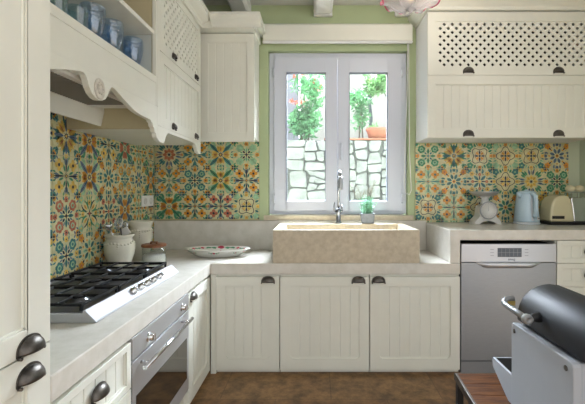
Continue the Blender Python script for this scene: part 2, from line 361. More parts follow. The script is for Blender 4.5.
# ------------------------------------------------------------------ tiles
def shape_petal(a, r0, r1, wd, n=5, skew=0.0):
    L = []; Rr = []
    for i in range(n + 1):
        t = i / n; r = r0 + (r1 - r0) * t; hw = wd * sin(pi * t) ** 0.8 if 0 < t < 1 else 0
        of = skew * sin(pi * t)
        L.append((r, of + hw)); Rr.append((r, of - hw))
    pl = L + Rr[-2:0:-1]
    return [(p[0] * cos(a) - p[1] * sin(a), p[0] * sin(a) + p[1] * cos(a)) for p in pl]
def shape_disc(cx, cy, r, n=10): return [(cx + r * cos(2 * pi * k / n), cy + r * sin(2 * pi * k / n)) for k in range(n)]
def shape_star(n, r1, r2, rot): return [((r1 if k % 2 == 0 else r2) * cos(rot + pi * k / n), (r1 if k % 2 == 0 else r2) * sin(rot + pi * k / n)) for k in range(2 * n)]
def tile_design(rng):
    """list of (polygon in -1..1, colour key, layer)"""
    out = []
    def put(pl, c, l): out.append((pl, c, l))
    def pd(a, r): return (r * cos(a), r * sin(a))
    def blossom(a, r, R_, c1, c2, k=5, l=1, ph=0.0):
        cx, cy = pd(a, r)
        for j in range(k):
            b_ = a + ph + 2 * pi * j / k
            put(shape_disc(cx + R_ * .58 * cos(b_), cy + R_ * .58 * sin(b_), R_ * .46, 7), c1, l)
        put(shape_disc(cx, cy, R_ * .3, 6), c2, l + 1)
    def leaf(a, r0, r1, w, c, vein=True, off=0.0, l=1):
        put(shape_petal(a + off, r0, r1, w), c, l)
        if vein: put(shape_petal(a + off, r0 + .04, r1 - .08, w * .16), 'n' if c != 'n' else 'l', l + 1)
    rot = rng.choice([0, pi / 4]); fam = rng.randrange(9)
    warm = rng.choice('ooyyor'); cool = rng.choice('ggttbl'); cool2 = rng.choice('glbt'); dk = rng.choice('nnnt')
    axis = [k * pi / 2 for k in range(4)]; diag = [a + pi / 4 for a in axis]
    if fam in (0, 1):      # orange blossom on the axes, long leaves on the diagonals
        A, B = (axis, diag) if fam == 0 else (diag, axis)
        e = 1 if fam == 0 else 1.2; f = 1.3 if fam == 0 else .95
        for a in A:
            for s in (-.34, 0, .34): put(shape_petal(a + s, .22, .74 * e, .14), warm, 1)
            put(shape_petal(a, .24, .6 * e, .035), 'r', 2); blossom(a, .88 * e, .15, cool2, dk)
        for a in B:
            leaf(a, .2, .98 * f, .15, cool); leaf(a, .55 * f, .98 * f, .10, cool2, False, -.24); leaf(a, .55 * f, .98 * f, .10, cool2, False, .24)
        put(shape_star(8, .23, .1, 0), dk, 3); put(shape_disc(0, 0, .07), 'y', 4)
    elif fam == 2:         # wreath
        n = 32
        for k in range(n):
            a0, a1 = 2 * pi * k / n, 2 * pi * (k + 1) / n
            r = lambda a: .60 + .13 * cos(4 * a + (0 if rot else pi))
            put([pd(a0, r(a0) - .03), pd(a0, r(a0) + .03), pd(a1, r(a1) + .03), pd(a1, r(a1) - .03)], dk, 1)
        for a in axis: leaf(a, .08, .44, .07, dk, False); blossom(a, .9, .15, warm, 'r'); 
        for a in diag:
            leaf(a, .1, .42, .09, warm, False); blossom(a, 1.06, .26, cool, 'l', 5)
            for s in (-.34, .34): leaf(a + s, .74, 1.08, .09, cool2)
        for k in range(8): put(shape_disc(*pd(k * pi / 4 + pi / 8, .36), .05, 6), 'r', 2)
        put(shape_disc(0, 0, .09), dk, 3)
    elif fam == 3:         # four squarish flowers with dark crosses
        for a in diag: blossom(a, .78, .32, warm, dk, 4, 1, pi / 4)
        for a in axis:
            leaf(a, .1, .98, .055, dk, False)
            for s in (-.36, .36): leaf(a + s, .22, .62, .07, cool)
            for s in (-.12, .12): leaf(a + s, .55, .98, .06, cool2, False)
        put(shape_star(8, .22, .07, pi / 8), dk, 3); put(shape_disc(0, 0, .06), warm, 4)
    elif fam == 4:         # leafy wheel
        for k in range(8):
            a = k * pi / 4 + rot / 2
            leaf(a, .16, .62, .12, cool if k % 2 else cool2)
            put(shape_disc(*pd(a + pi / 8, .62), .07, 7), warm, 2)
        for a in diag: blossom(a, 1.05, .24, warm, 'r'); leaf(a, .66, .9, .06, dk, False)
        for a in axis:
            blossom(a, .9, .14, cool, dk)
            for s in (-.3, .3): leaf(a + s, .7, 1.02, .06, cool, False)
        put(shape_star(6, .18, .1, 0), 'o', 3); put(shape_disc(0, 0, .06), dk, 4)
    elif fam == 5:         # scrolls and buds
        for a in diag:
            for s in (-1, 1): put(shape_petal(a + s * .16, .2, .95, .055, skew=s * .13), dk if s > 0 else cool, 1)
            leaf(a, .3, .74, .10, warm, False); put(shape_petal(a, .34, .66, .03), 'r', 2); blossom(a, 1.08, .22, cool2, 'y')
        for a in axis:
            for s in (-1, 1): put(shape_petal(a + s * .14, .24, .9, .05, skew=s * .10), cool, 1)
            blossom(a, .62, .16, warm, dk); leaf(a, .74, 1.0, .07, cool2)
        put(shape_star(4, .28, .09, 0), dk, 3); put(shape_disc(0, 0, .09), 'r', 4)
    elif fam == 6:         # round roses
        for a in diag:
            c = rng.choice([cool, 'r', warm]) if a == diag[0] else c
            blossom(a, .74, .31, c, 'l', 6); put(shape_disc(*pd(a, .74), .16, 8), 'l', 2); put(shape_disc(*pd(a, .74), .09, 6), c, 3)
            leaf(a, .16, .42, .07, dk, False)
        for a in axis:
            leaf(a, .12, .6, .10, cool); blossom(a, .84, .16, warm, dk)
            for s in (-.42, .42): leaf(a + s, .3, .56, .05, cool2, False)
        put(shape_disc(0, 0, .11), 'y', 2); put(shape_star(4, .24, .07, 0), dk, 3)
    elif fam == 7:         # big yellow sun with blue leaves
        for k in range(8):
            a = k * pi / 4; put(shape_petal(a, .14, .52, .13), warm, 1); put(shape_petal(a, .2, .4, .025), 'm', 2)
        for a in axis:
            for s in (-.22, .22): leaf(a + s, .5, .98, .085, 'b')
            put(shape_petal(a, .5, .95, .03), dk, 2)
        for a in diag:
            for s in (-.2, 0, .2): leaf(a + s, .56, 1.16 if s == 0 else 1.0, .085, cool, s == 0)
            put(shape_disc(*pd(a, 1.22), .14, 7), 'y', 2)
        put(shape_star(8, .17, .08, 0), dk, 3)
    else:                  # small cross of dots and vines
        for a in axis:
            leaf(a, .06, .5, .05, dk, False); blossom(a, .56, .13, 'r' if warm == 'y' else warm, 'y')
            for s in (-.3, .3): leaf(a + s, .62, .98, .09, cool)
            put(shape_disc(*pd(a, .92), .09, 7), dk, 2)
        for a in diag:
            leaf(a, .1, .66, .12, cool2); blossom(a, .86, .19, warm, dk)
            for s in (-.34, .34): put(shape_disc(*pd(a + s, .62), .06, 6), 'm', 2)
            leaf(a, 1.02, 1.36, .12, cool)
        put(shape_star(8, .16, .08, 0), warm, 3)
    # shared corner and edge motifs run over the joints between tiles
    cc = rng.choice('ogbyt')
    for a in diag:
        put(shape_disc(*pd(a, 1.36), .2, 8), cc, 0); put(shape_disc(*pd(a, 1.36), .1, 6), dk, 1)
        for s in (-.13, .13): leaf(a + s, 1.04, 1.3, .055, cool2, False, l=0)
    for a in axis:
        put(shape_disc(*pd(a, 1.0), .11, 7), warm, 0)
        for s in (-.24, .24): leaf(a + s, .82, 1.05, .05, cool, False, l=0)
    for k in range(16): put(shape_disc(*pd(pi / 16 + k * pi / 8, .78 if k % 2 else .84), .028, 5), dk, 0)
    return out
KEYS = list(TC)
def tiles(T, u_edges, v_edges, seed, label, fam_seed=None):
    mb = MB(T); rng = random.Random(seed)
    U0, U1, V0, V1 = u_edges[0], u_edges[-1], v_edges[0], v_edges[-1]
    mb.box(U0, U1, V0, V1, 0, .006, 1)
    for i in range(len(u_edges) - 1):
        for j in range(len(v_edges) - 1):
            a0, a1, b0, b1 = u_edges[i], u_edges[i + 1], v_edges[j], v_edges[j + 1]
            g = .0011
            if a1 - a0 < .01 or b1 - b0 < .01: continue
            mb.box(a0 + g, a1 - g, b0 + g, b1 - g, .006, .008, 0)
            # the full tile square the motif belongs to (cut tiles show part of it)
            fu0 = a0 if (i > 0 or a1 - a0 > .19) else a1 - .2
            fv1 = b1; fv0 = b1 - .2 if (j == 0) else b0
            cu, cv = fu0 + .1, (fv0 + fv1) / 2
            for pl, c, l in tile_design(rng):
                q = [(cu + p[0] * .0985, cv + p[1] * .0985) for p in pl]
                q = clip_poly(q, a0 + .0015, a1 - .0015, b0 + .0015, b1 - .0015)
                if len(q) < 3: continue
                z = .0081 + l * .00012
                mb.add([(p[0], p[1], z) for p in q], [tuple(range(len(q)))], 2 + KEYS.index(c))
    o = mb.build('tiled_backsplash', [M['t_cream'], M['t_grout']] + [M['t_' + k] for k in KEYS], None, fix=False)
    return tag(o, label, 'backsplash', None)
def clip_poly(p, x0, x1, y0, y1):
    def cut(p, f, inter):
        r = []
        for i in range(len(p)):
            a, b = p[i - 1], p[i]
            fa, fb = f(a), f(b)
            if fa != fb: r.append(inter(a, b))
            if fb: r.append(b)
        return r
    def ix(x): return lambda a, b: (x, a[1] + (b[1] - a[1]) * (x - a[0]) / (b[0] - a[0]))
    def iy(y): return lambda a, b: (a[0] + (b[0] - a[0]) * (y - a[1]) / (b[1] - a[1]), y)
    for f, g in ((lambda q: q[0] >= x0, ix(x0)), (lambda q: q[0] <= x1, ix(x1)), (lambda q: q[1] >= y0, iy(y0)), (lambda q: q[1] <= y1, iy(y1))):
        if not p: return p
        p = cut(p, f, g)
    return p
ZT = 1.536
tiles(F_back(0, YB - .0005, 0), [XL + .009, -1.24, -1.04, -.84, -.64, -.44], [.9265, .936, 1.136, 1.336, ZT], 11, 'painted floral tile splashback on the back wall left of the window')
tiles(F_back(0, YB - .0005, 0), [.77, .97, 1.17, 1.37, 1.57, 1.77, 1.96], [.912, .928, 1.128, 1.328, 1.525], 5, 'painted floral tile splashback behind the kettle right of the window')
ue = [.99, 1.054] + [1.054 + .2 * k for k in range(1, 10)] + [3.024]
tiles(F_left(XL + .0005, 0, 0), ue, [.7015, .736, .936, 1.136, 1.336, ZT], 23, 'painted floral tile splashback on the left wall behind the gas hob')

# ------------------------------------------------------------------ worktops
b = MB()
b.prism([(XL + .001, .985), (XF, .985), (XF, YF), (.913, YF), (.913, YB - .001), (XL + .001, YB - .001)], 'z', .630, ZL)
tag(b.build('stone_worktop', M['limestone'], bevel=.004), 'low L-shaped pale limestone worktop under the hob and sink', 'worktop')
b = MB(); b.prism([(.85, ZL + .0005), (.913, ZL + .0005), (.913, .846), (XR - .001, .846), (XR - .001, ZH), (.85, ZH)], 'y', YF, YB - .001)
tag(b.build('stone_worktop', M['limestone'], bevel=.004), 'raised limestone worktop above the dishwasher holding kettle and toaster', 'worktop')
b = MB(); b.box(XL + .012, .849, YB - .033, YB - .0005, ZL + .0005, .9255)
tag(b.build('stone_upstand', M['limestone'], bevel=.003), 'limestone upstand ledge along the back wall under tiles and window', 'upstand')

# ------------------------------------------------------------------ base cabinets, back run
def base_cab(u0, u1, label, hx, gap=.002):
    t = thing('base_cabinet', ((u0 + u1) / 2, 2.75, 0), label, 'cabinet', 'base cabinets under the sink worktop')
    b = MB(); b.box(u0 + .001, u1 - .001, YF + .022, 2.98, .02, .628); b.box(u0 + .001, u1 - .001, YF + .03, 2.98, 0.0, .02)
    b.build('cabinet_body', M['cream'], t)
    T = F_back(0, YF + .0215, 0)
    d = door(T, t, u0 + gap, u1 - gap, .026, .614, stile=.058, rail=.058, pitch=.0625, rail_b=.07)
    cup(T, d, hx, .592, w=.02)
    return t
b1 = base_cab(-.634, -.231, 'cream grooved base cabinet nearest the left corner, below the platter', X(268, YF))
b2 = base_cab(-.229, .339, 'cream grooved base cabinet in the middle, directly under the stone sink', X(358.5, YF))
b3 = base_cab(.341, .913, 'cream grooved base cabinet beside the steel dishwasher', X(378.5, YF))
b = MB(); b.box(-.667, -.6345, YF + .004, YF + .03, 0, .628); tag(b.build('corner_filler', M['cream']), 'narrow cream filler strip in the corner of the base cabinets', 'filler strip')

# dishwasher
t = thing('dishwasher', (1.22, 2.75, 0), 'stainless steel dishwasher built in below the raised worktop', 'dishwasher')
dx0, dx1 = .9195, 1.521
b = MB(); b.box(dx0 + .004, dx1 - .004, YF + .0505, 2.98, .0, .818); b.box(dx0 + .004, dx1 - .004, YF + .0305, YF + .05, .085, .818); b.build('body', M['dark_in'], t)
b = MB(); b.box(dx0, dx1, YF + .002, YF + .03, Z(361, YF), Z(262.8, YF)); dd = b.build('door', M['steel'], t, bevel=.003)
b = MB(); b.box(dx0, dx1, YF - .001, YF + .03, Z(262.2, YF), Z(244, YF)); cp = b.build('control_panel', M['steel_panel'], t, bevel=.003)
b = MB(); b.box(dx0 + .003, dx1 - .003, YF + .012, YF + .05, 0, Z(362.2, YF)); b.build('plinth', M['steel'], t)
# scooped handle under the control panel: a tapered bowl-like lip
hx0, hx1 = X(476, YF), X(541, YF); n = 16; vs = []
for i in range(n + 1):
    q = i / n; x = hx0 + (hx1 - hx0) * q; dz = .034 * min(1, sin(pi * q) * 2.4); zt = Z(262.2, YF)
    vs += [(x, YF - .0012, zt), (x, YF - .0012 - .036 * min(1, sin(pi * q) * 2.4), zt - .004), (x, YF - .001, zt - .004 - dz)]
fs = []
for i in range(n): fs += [(3 * i, 3 * i + 3, 3 * i + 4, 3 * i + 1), (3 * i + 1, 3 * i + 4, 3 * i + 5, 3 * i + 2)]
hm = MB().add(vs, fs, 0, True).build('handle', M['steel_panel'], dd, fix=False)
b = MB(); sx0, sx1 = X(497.5, YF), X(521.5, YF); sz0, sz1 = Z(257, YF), Z(248, YF)
b.box(sx0, sx1, YF - .0022, YF - .0011, sz0, sz1); dsp = b.build('display', M['screen'], cp)
b = MB()
for k in range(1, 6): xk = sx0 + (sx1 - sx0) * k / 6; b.box(xk - .0008, xk + .0008, YF - .0028, YF - .0023, sz0 + .004, sz1 - .004)
b.box(sx0 + .004, sx1 - .004, YF - .0028, YF - .0023, (sz0 + sz1) / 2 - .0008, (sz0 + sz1) / 2 + .0008)
b.build('display_grid', M['screen_line'], dsp)
for px in (492, 526.5):
    for py in (249.5, 252.5, 255.5):
        b = MB(); b.box(X(px - 1.8, YF), X(px + 1.8, YF), YF - .0016, YF - .0011, Z(py, YF) - .0015, Z(py, YF) + .0015); b.build('button', M['gasket'], cp)
def lettering(txt, size, T, name, m, parent, ext=.0004):
    cu = bpy.data.curves.new('lettering', 'FONT'); cu.body = txt; cu.size = size; cu.extrude = ext; cu.align_x = 'CENTER'; cu.align_y = 'CENTER'
    ob = bpy.data.objects.new('lettering', cu); C.objects.link(ob)
    dg = bpy.context.evaluated_depsgraph_get(); me = bpy.data.meshes.new_from_object(ob.evaluated_get(dg))
    bpy.data.objects.remove(ob)
    mb = MB(T); mb.add([v.co.copy() for v in me.vertices], [tuple(p.vertices) for p in me.polygons])
    bpy.data.meshes.remove(me)
    return mb.build(name, m, parent, fix=False)
lettering('smeg', .022, F_back(X(511.5, YF), YF - .0017, Z(259.3, YF)), 'lettering', M['screen'], cp)

# drawer unit right of dishwasher
t = thing('drawer_cabinet', (1.745, 2.75, 0), 'cream drawer cabinet at the right end beside the dishwasher', 'cabinet')
b = MB(); b.box(1.524, 1.965, YF + .022, 2.98, 0, .845); b.box(1.965, XR - .001, YF + .01, 2.98, 0, .845); b.build('cabinet_body', M['cream'], t)
T = F_back(0, YF + .0215, 0)
for (v0, v1) in ((.702, .842), (.552, .698), (.31, .548), (.026, .306)):
    d = door(T, t, 1.527, 1.962, v0, v1, stile=.034, rail=.03, pitch=.06, arch=0, name='drawer')
    cup(T, d, 1.742, (v0 + v1) / 2 + .005, w=.02)

# ------------------------------------------------------------------ left run
TL = F_left(XF - .0225, 0, 0)
t = thing('drawer_cabinet', (-.9, 1.2, 0), 'cream drawer cabinet under the hob worktop between tall cupboard and oven', 'cabinet')
b = MB(); b.box(XL + .012, XF - .023, .987, 1.417, 0, .628); b.build('cabinet_body', M['cream'], t)
for (v0, v1, rl) in ((.452, .616, .022), (.235, .447, .04), (.026, .23, .04)):
    d = door(TL, t, .99, 1.414, v0, v1, stile=.03, rail=rl, pitch=.056, arch=0, name='drawer')
    cup(TL, d, 1.203, (v0 + v1) / 2 + .012, w=.02)
t = thing('base_cabinet', (-.9, 2.25, 0), 'cream grooved base cabinet right of the oven in the left corner', 'cabinet')
b = MB(); b.box(XL + .012, XF - .023, 2.051, 2.466, 0, .628); b.build('cabinet_body', M['cream'], t)
d = door(TL, t, 2.053, 2.462, .026, .614, stile=.058, rail=.058, pitch=.06, rail_b=.07)
cup(TL, d, 2.115, .588, w=.02)

# oven
t = thing('built_in_oven', (-.9, 1.735, 0), 'stainless steel built-in oven with dark glass door under the hob', 'oven')
u0, u1 = 1.419, 2.049
b = MB(); b.box(XL + .02, XF - .024, u0 + .004, u1 - .004, .10, .626); b.build('oven_body', M['dark_in'], t)
b = MB(TL); b.box(u0 + .002, u1 - .002, .545, .626, 0, .022); pan = b.build('control_panel', M['oven_steel'], t, bevel=.002)
b = MB(TL); b.box(u0 + .002, u1 - .002, .12, .190, 0, .022); b.box(u0 + .002, u1 - .002, .402, .537, 0, .022); b.box(u0 + .002, u0 + .03, .19, .402, 0, .022); b.box(u1 - .03, u1 - .002, .19, .402, 0, .022)
b.box(u0 + .03, u1 - .03, .19, .402, 0, .012)
dr = b.build('oven_door', M['oven_steel'], t, bevel=.0015)
b = MB(TL); b.box(u0 + .031, u1 - .031, .191, .401, .0125, .0225); b.build('door_glass', M['black_glass'], dr)
b = MB(TL); b.tube([(u0 + .02, .512, .060), (u1 - .06, .512, .060)], .0085, 14)
for u in (u0 + .07, u1 - .11): b.tube([(u, .512, .0225), (u, .512, .060)], .006, 10)
b.build('door_handle', M['chrome'], dr)
b = MB(TL); b.box(u0, u1, .0, .117, -.02, -.005); b.build('plinth', M['cream'], t)
for u in (1.555, 1.94):
    b = MB(TL); b.lathe([(0, 0), (.019, 0), (.019, .003), (.014, .005), (.014, .018), (.012, .021), (0, .021)], (u, .582, .0223), 24)
    b.box(u - .003, u + .003, .568, .596, .0435, .052); b.build('knob', M['chrome'], pan, bevel=.001)

# hob
t = thing('gas_hob', (-.99, 1.79, ZL), 'stainless gas hob with black iron grates on the left worktop', 'hob')
h0, h1 = 1.370, 2.195
xb, xt, xf = -1.225, -.812, -.772
b = MB(); b.prism([(xb, ZL + .001), (xf, ZL + .001), (xf - .002, ZL + .008), (xt, ZL + .046), (xt - .006, ZL + .046), (xt - .010, ZL + .034), (xb + .012, ZL + .034), (xb + .008, ZL + .046), (xb, ZL + .046)], 'y', h0, h1)
body = b.build('hob_body', mat('brushed_hob_steel', (182, 184, 188), .6, .25), t, bevel=.002)
b = MB(); b.box(xb + .014, xt - .012, h0 + .012, h1 - .012, ZL + .0345, ZL + .037); b.build('burner_tray', M['hob_top'], t)
bur = [(-1.12, 1.515, .04), (-.925, 1.515, .03), (-1.02, 1.785, .055), (-1.12, 2.055, .03), (-.925, 2.055, .04)]
for (bx, by, br) in bur:
    b = MB(); b.lathe([(0, 0), (br + .012, 0), (br + .012, .006), (br, .010), (br, .016), (br * .9, .016), (0, .016)], (bx, by, ZL + .0372), 24, 0)
    b.lathe([(0, 0), (br * .86, 0), (br * .84, .007), (br * .5, .010), (0, .010)], (bx, by, ZL + .0534), 24, 1)
    b.build('burner', [M['hob_top'], M['iron']], t)
gz0, gz1 = ZL + .054, ZL + .064
for (g0, g1) in ((h0 + .018, h0 + .274), (h0 + .282, h0 + .538), (h0 + .546, h1 - .018)):
    b = MB(); gx0, gx1 = xb + .024, xt - .022; q = .0048
    for y in (g0 + q, (g0 + g1) / 2, g1 - q): b.box(gx0, gx1, y - q, y + q, gz0, gz1)
    for x in (gx0 + q, gx0 + (gx1 - gx0) * .27, (gx0 + gx1) / 2, gx0 + (gx1 - gx0) * .73, gx1 - q): b.box(x - q, x + q, g0, g1, gz0, gz1)
    for y in (g0 + q, g1 - q):
        for x in (gx0 + q, gx1 - q): b.box(x - q, x + q, y - q, y + q, ZL + .0372, gz0)
    b.build('pan_grate', M['iron'], t, bevel=.002)
sl = Matrix.Translation(((xf + xt) / 2, 0, ZL + .0265)) @ Matrix.Rotation(math.atan2(.070, .038), 4, 'Y') @ Matrix.Rotation(0, 4, 'Z')
nrm = Vector((.038, 0, .038)).normalized()
for k in range(5):
    y = 1.69 + k * .070
    Tk = Matrix.Translation(Vector(((xf + xt) / 2 - .001, y, ZL + .027)) + nrm * .0025) @ nrm.to_track_quat('Z', 'Y').to_matrix().to_4x4()
    b = MB(Tk); b.lathe([(0, 0), (.0165, 0), (.0165, .003), (.0135, .004), (.012, .016), (.010, .019), (0, .019)], (0, 0, 0), 20); b.box(-.0025, .0025, -.011, .011, .0192, .024)
    b.build('knob', M['chrome'], body)

# tall cupboard
t = thing('tall_cabinet', (-.96, .5, 0), 'tall cream cupboard in the left foreground with two cup handles', 'cabinet')
xtall = -.668; e = .982; s0 = .15
b = MB(); b.box(XL + .002, xtall - .0225, s0, e, 0, 2.48); b.build('cabinet_body', M['cream'], t, bevel=.002)
T = F_left(xtall - .022, 0, 0)
zs = .790
d = door(T, t, s0 + .003, e - .001, zs + .003, 2.45, stile=.078, rail=.08, pitch=.075, th=.022, arch=.0, rail_b=.055)
cup(T, d, .908, zs + .018, w=.022, W=.037, Hh=.029, D=.025)
d = door(T, t, s0 + .003, e - .001, .026, zs - .003, stile=.078, rail=.072, pitch=.075, th=.022, arch=.0)
cup(T, d, .908, zs - .049, w=.022, W=.037, Hh=.029, D=.025)

# ------------------------------------------------------------------ hood unit with open shelves
XU = -.80
t = thing('hood_cabinet', (-1.03, 1.48, 1.41), 'cream open shelf cabinet with carved cooker hood canopy above the hob', 'cabinet')
y0, y1 = .99, 1.972
b = MB()
b.box(XL + .002, XL + .014, y0, y1, 1.6, 2.29)                # back
b.box(XL + .002, XU - .002, y0, y0 + .018, 1.6, 2.29); b.box(XL + .014, XU - .024, y1 - .0195, y1 - .0183, 1.7365, 1.9445)  # thin cool sheet stands in for bluish light on the lower bay side
b.build('cabinet_body', M['shelf_in'], t)
b = MB(); b.box(XL + .0105, XU - .023, y1 - .018, y1, 1.474, 2.29); b.build('side_panel', mat('beige_board', (190, 180, 148), .6), t)
b = MB(); b.box(XL + .014, XU, y0 + .018, y1 - .018, 1.702, 1.736); b.build('shelf', M['cream'], t, bevel=.002)
b = MB(); b.box(XL + .014, XU - .01, y0 + .018, y1 - .018, 1.945, 1.966); b.build('shelf', M['cream'], t, bevel=.002)
b = MB(); b.box(XU - .02, XU, y1 - .020, y1, 1.736, 2.29); b.box(XU - .02, XU, y0, y0 + .03, 1.736, 2.29); b.box(XU - .02, XU, y0 + .03, y1 - .03, 2.25, 2.29); b.build('face_frame', M['cream'], t, bevel=.002)
b = MB(); b.box(XU - .02, XU - .002, y0, y1 - .018, 1.588, 1.702); b.box(XU - .02, XU, y1 - .018, y1, 1.588, 1.736); b.build('front_panel', M['cream'], t, bevel=.0015)
# carved canopy: outline mirrored about the medallion
yc = 1.438
half = [(0.0, 1.500), (.022, 1.503), (.045, 1.514), (.062, 1.533), (.074, 1.556), (.084, 1.569), (.098, 1.573), (.118, 1.569), (.15, 1.558), (.185, 1.546), (.225, 1.534), (.264, 1.522), (.30, 1.515), (.335, 1.511), (.40, 1.508), (.447, 1.506)]
right = half + [(.455, 1.498), (.470, 1.495), (.474, 1.480), (.490, 1.474), (.496, 1.456), (.512, 1.450), (.520, 1.432), (.534, 1.424)]
ends = [(yc + .534, 1.587)]
left = [(yc - q, z + .011 * max(0, min(1, (q - .09) / .1))) for (q, z) in half if yc - q > y0] ; left = left[::-1]
pl = [(y0, 1.587), (y0, 1.516)] + left[:-1] + [(yc + q, z) for (q, z) in right] + ends
b = MB()
n = len(pl); xa, xb2 = XU - .022, XU
vs = [(xa, p[0], p[1]) for p in pl] + [(xb2, p[0], p[1]) for p in pl]
# strips from the top edge keep the concave outline sound
prof = pl[1:-1]
for i in range(len(prof) - 1):
    (ya, za), (yb_, zb) = prof[i], prof[i + 1]
    if abs(yb_ - ya) < 1e-6: continue
    for x in (xa, xb2): b.add([(x, ya, za), (x, yb_, zb), (x, yb_, 1.587), (x, ya, 1.587)], [(0, 1, 2, 3)])
    b.add([(xa, ya, za), (xb2, ya, za), (xb2, yb_, zb), (xa, yb_, zb)], [(0, 1, 2, 3)])
b.add([(xa, y0, 1.587), (xb2, y0, 1.587), (xb2, yc + .534, 1.587), (xa, yc + .534, 1.587)], [(0, 1, 2, 3)])
b.add([(xa, yc + .534, 1.424), (xb2, yc + .534, 1.424), (xb2, yc + .534, 1.587), (xa, yc + .534, 1.587)], [(0, 1, 2, 3)])
can = b.build('carved_valance', M['cream'], t)
b = MB(); b.lathe([(0, 0), (.033, 0), (.034, .004), (.030, .006), (.027, .004), (.012, .005), (.006, .009), (0, .010)], (XU + .0003, yc, 1.541), 28, axis='x', sx=1, sy=1.15)
for k in range(10): b.lathe([(0, 0), (.005, 0), (.004, .006), (0, .008)], (XU + .004, yc + .017 * cos(k * pi / 5), 1.543 + .019 * sin(k * pi / 5)), 8, axis='x')
md = b.build('medallion', mat('medallion_plaster', (206, 202, 192), .6, noise=.06, scale=60), can); md['label'] = 'round carved floral medallion'
b = MB(); b.box(XL + .014, XU - .024, y0 + .018, y1 - .019, 1.575, 1.585); b.build('soffit', M['cream'], t)
b = MB(); b.prism([(XL + .0125, 1.5385), (-1.085, 1.486), (-1.075, 1.486), (-1.06, 1.556), (-1.06, 1.5745), (XL + .0125, 1.5745)], 'y', y0 + .02, y1 - .02); b.build('duct_box', M['cream'], t)
b = MB(); fy0, fy1 = 1.06, 1.85; b.box(-1.058, -.845, fy0, fy1, 1.560, 1.5745); M['hood_grey'] = mat('grey_hood_paint', (222, 220, 214), .5)
b_ = b; fl = b.build('extractor', M['hood_grey'], t, bevel=.002); fl['label'] = 'grey metal extractor underside with grille'
b = MB(); gy = fy0 + .03
while gy < fy1 - .07:
    b.box(-1.040, -.87, gy, gy + .007, 1.554, 1.5595); gy += .0165
b.build('grille', mat('dark_grille', (128, 124, 116), .6), fl)
# cornice
b = MB(); b.prism([(XU + p[0], p[1]) for p in cornice_prof(2.29, 2.378, .073)], 'y', .99, y1); b.box(XL + .002, XU, y0, y1, 2.29, 2.31); b.build('cornice', M['cream'], t)

# left wall cabinet with lattice
t = thing('wall_cabinet', (-1.03, 2.34, 1.41), 'cream wall cabinet with lattice door between open shelf and corner', 'cabinet')
y0, y1 = 1.974, 2.7085
b = MB()
b.box(XL + .0105, XL + .016, y0, y1, 1.474, 2.29); b.box(XL + .014, XU - .0225, y0, y0 + .018, 1.474, 2.29); b.box(XL + .014, XU - .0225, y1 - .018, y1, 1.474, 2.29)
b.box(XL + .014, XU - .0225, y0 + .018, y1 - .018, 1.474, 1.492); b.box(XL + .014, XU - .0225, y0 + .018, y1 - .018, 1.87, 1.888); b.box(XL + .014, XU - .0225, y0 + .018, y1 - .018, 2.272, 2.29)
b.build('cabinet_body', M['cream'], t)
b = MB(); b.box(XL + .0145, XL + .02, y0 + .02, y1 - .02, 1.89, 2.27); b.box(XL + .02, XU - .06, y0 + .0182, y0 + .022, 1.89, 2.27); b.box(XL + .02, XU - .06, y1 - .022, y1 - .0182, 1.89, 2.27); b.build('shade_backing', M['dark_in'], t)  # near-black sheets stand in for the shade behind the lattice
T = F_left(XU - .022, 0, 0)
d = lattice_door(T, t, y0 + .026, y1 - .004, 1.884, 2.286, .052, .04, .05, th=.022)
for u in (y0 + .215, y1 - .115): cup(T, d, u, 1.915, w=.022, W=.022, Hh=.024, D=.02)
d = door(T, t, y0 + .026, y1 - .004, 1.494, 1.880, stile=.05, rail=.05, pitch=.058, th=.022, arch=0)
for u in (y0 + .215, y1 - .115): cup(T, d, u, 1.522, w=.022, W=.022, Hh=.024, D=.02)
b = MB(); b.box(XU - .022, XU, y0, y0 + .024, 1.494, 2.29); b.build('stile', M['cream'], t)
b = MB()     # scalloped feet and rail below
pl = [(y0, 1.493), (y0, 1.424)] + [(y0 + .028, 1.412), (y0 + .075, 1.412), (y0 + .092, 1.43), (y0 + .105, 1.452), (y0 + .135, 1.474), (y0 + .37, 1.474), (y1 - .15, 1.474), (y1 - .125, 1.468), (y1 - .10, 1.45), (y1 - .085, 1.43), (y1 - .06, 1.416), (y1 - .004, 1.412), (y1 - .004, 1.493)]
xa, xb2 = XU - .022, XU
prof = pl[1:-1]
for i in range(len(prof) - 1):
    (ya, za), (yb_, zb) = prof[i], prof[i + 1]
    for x in (xa, xb2): b.add([(x, ya, za), (x, yb_, zb), (x, yb_, 1.4925), (x, ya, 1.4925)], [(0, 1, 2, 3)])
    b.add([(xa, ya, za), (xb2, ya, za), (xb2, yb_, zb), (xa, yb_, zb)], [(0, 1, 2, 3)])
for ye in (prof[0], prof[-1]): b.add([(xa, ye[0], ye[1]), (xb2, ye[0], ye[1]), (xb2, ye[0], 1.4925), (xa, ye[0], 1.4925)], [(0, 1, 2, 3)])
b.build('scalloped_rail', M['cream'], t)
b = MB(); b.prism([(XU + p[0], p[1]) for p in cornice_prof(2.29, 2.378, .073)], 'y', y0, y1); b.box(XL + .002, XU, y0, y1, 2.2905, 2.31); b.build('cornice', M['cream'], t)

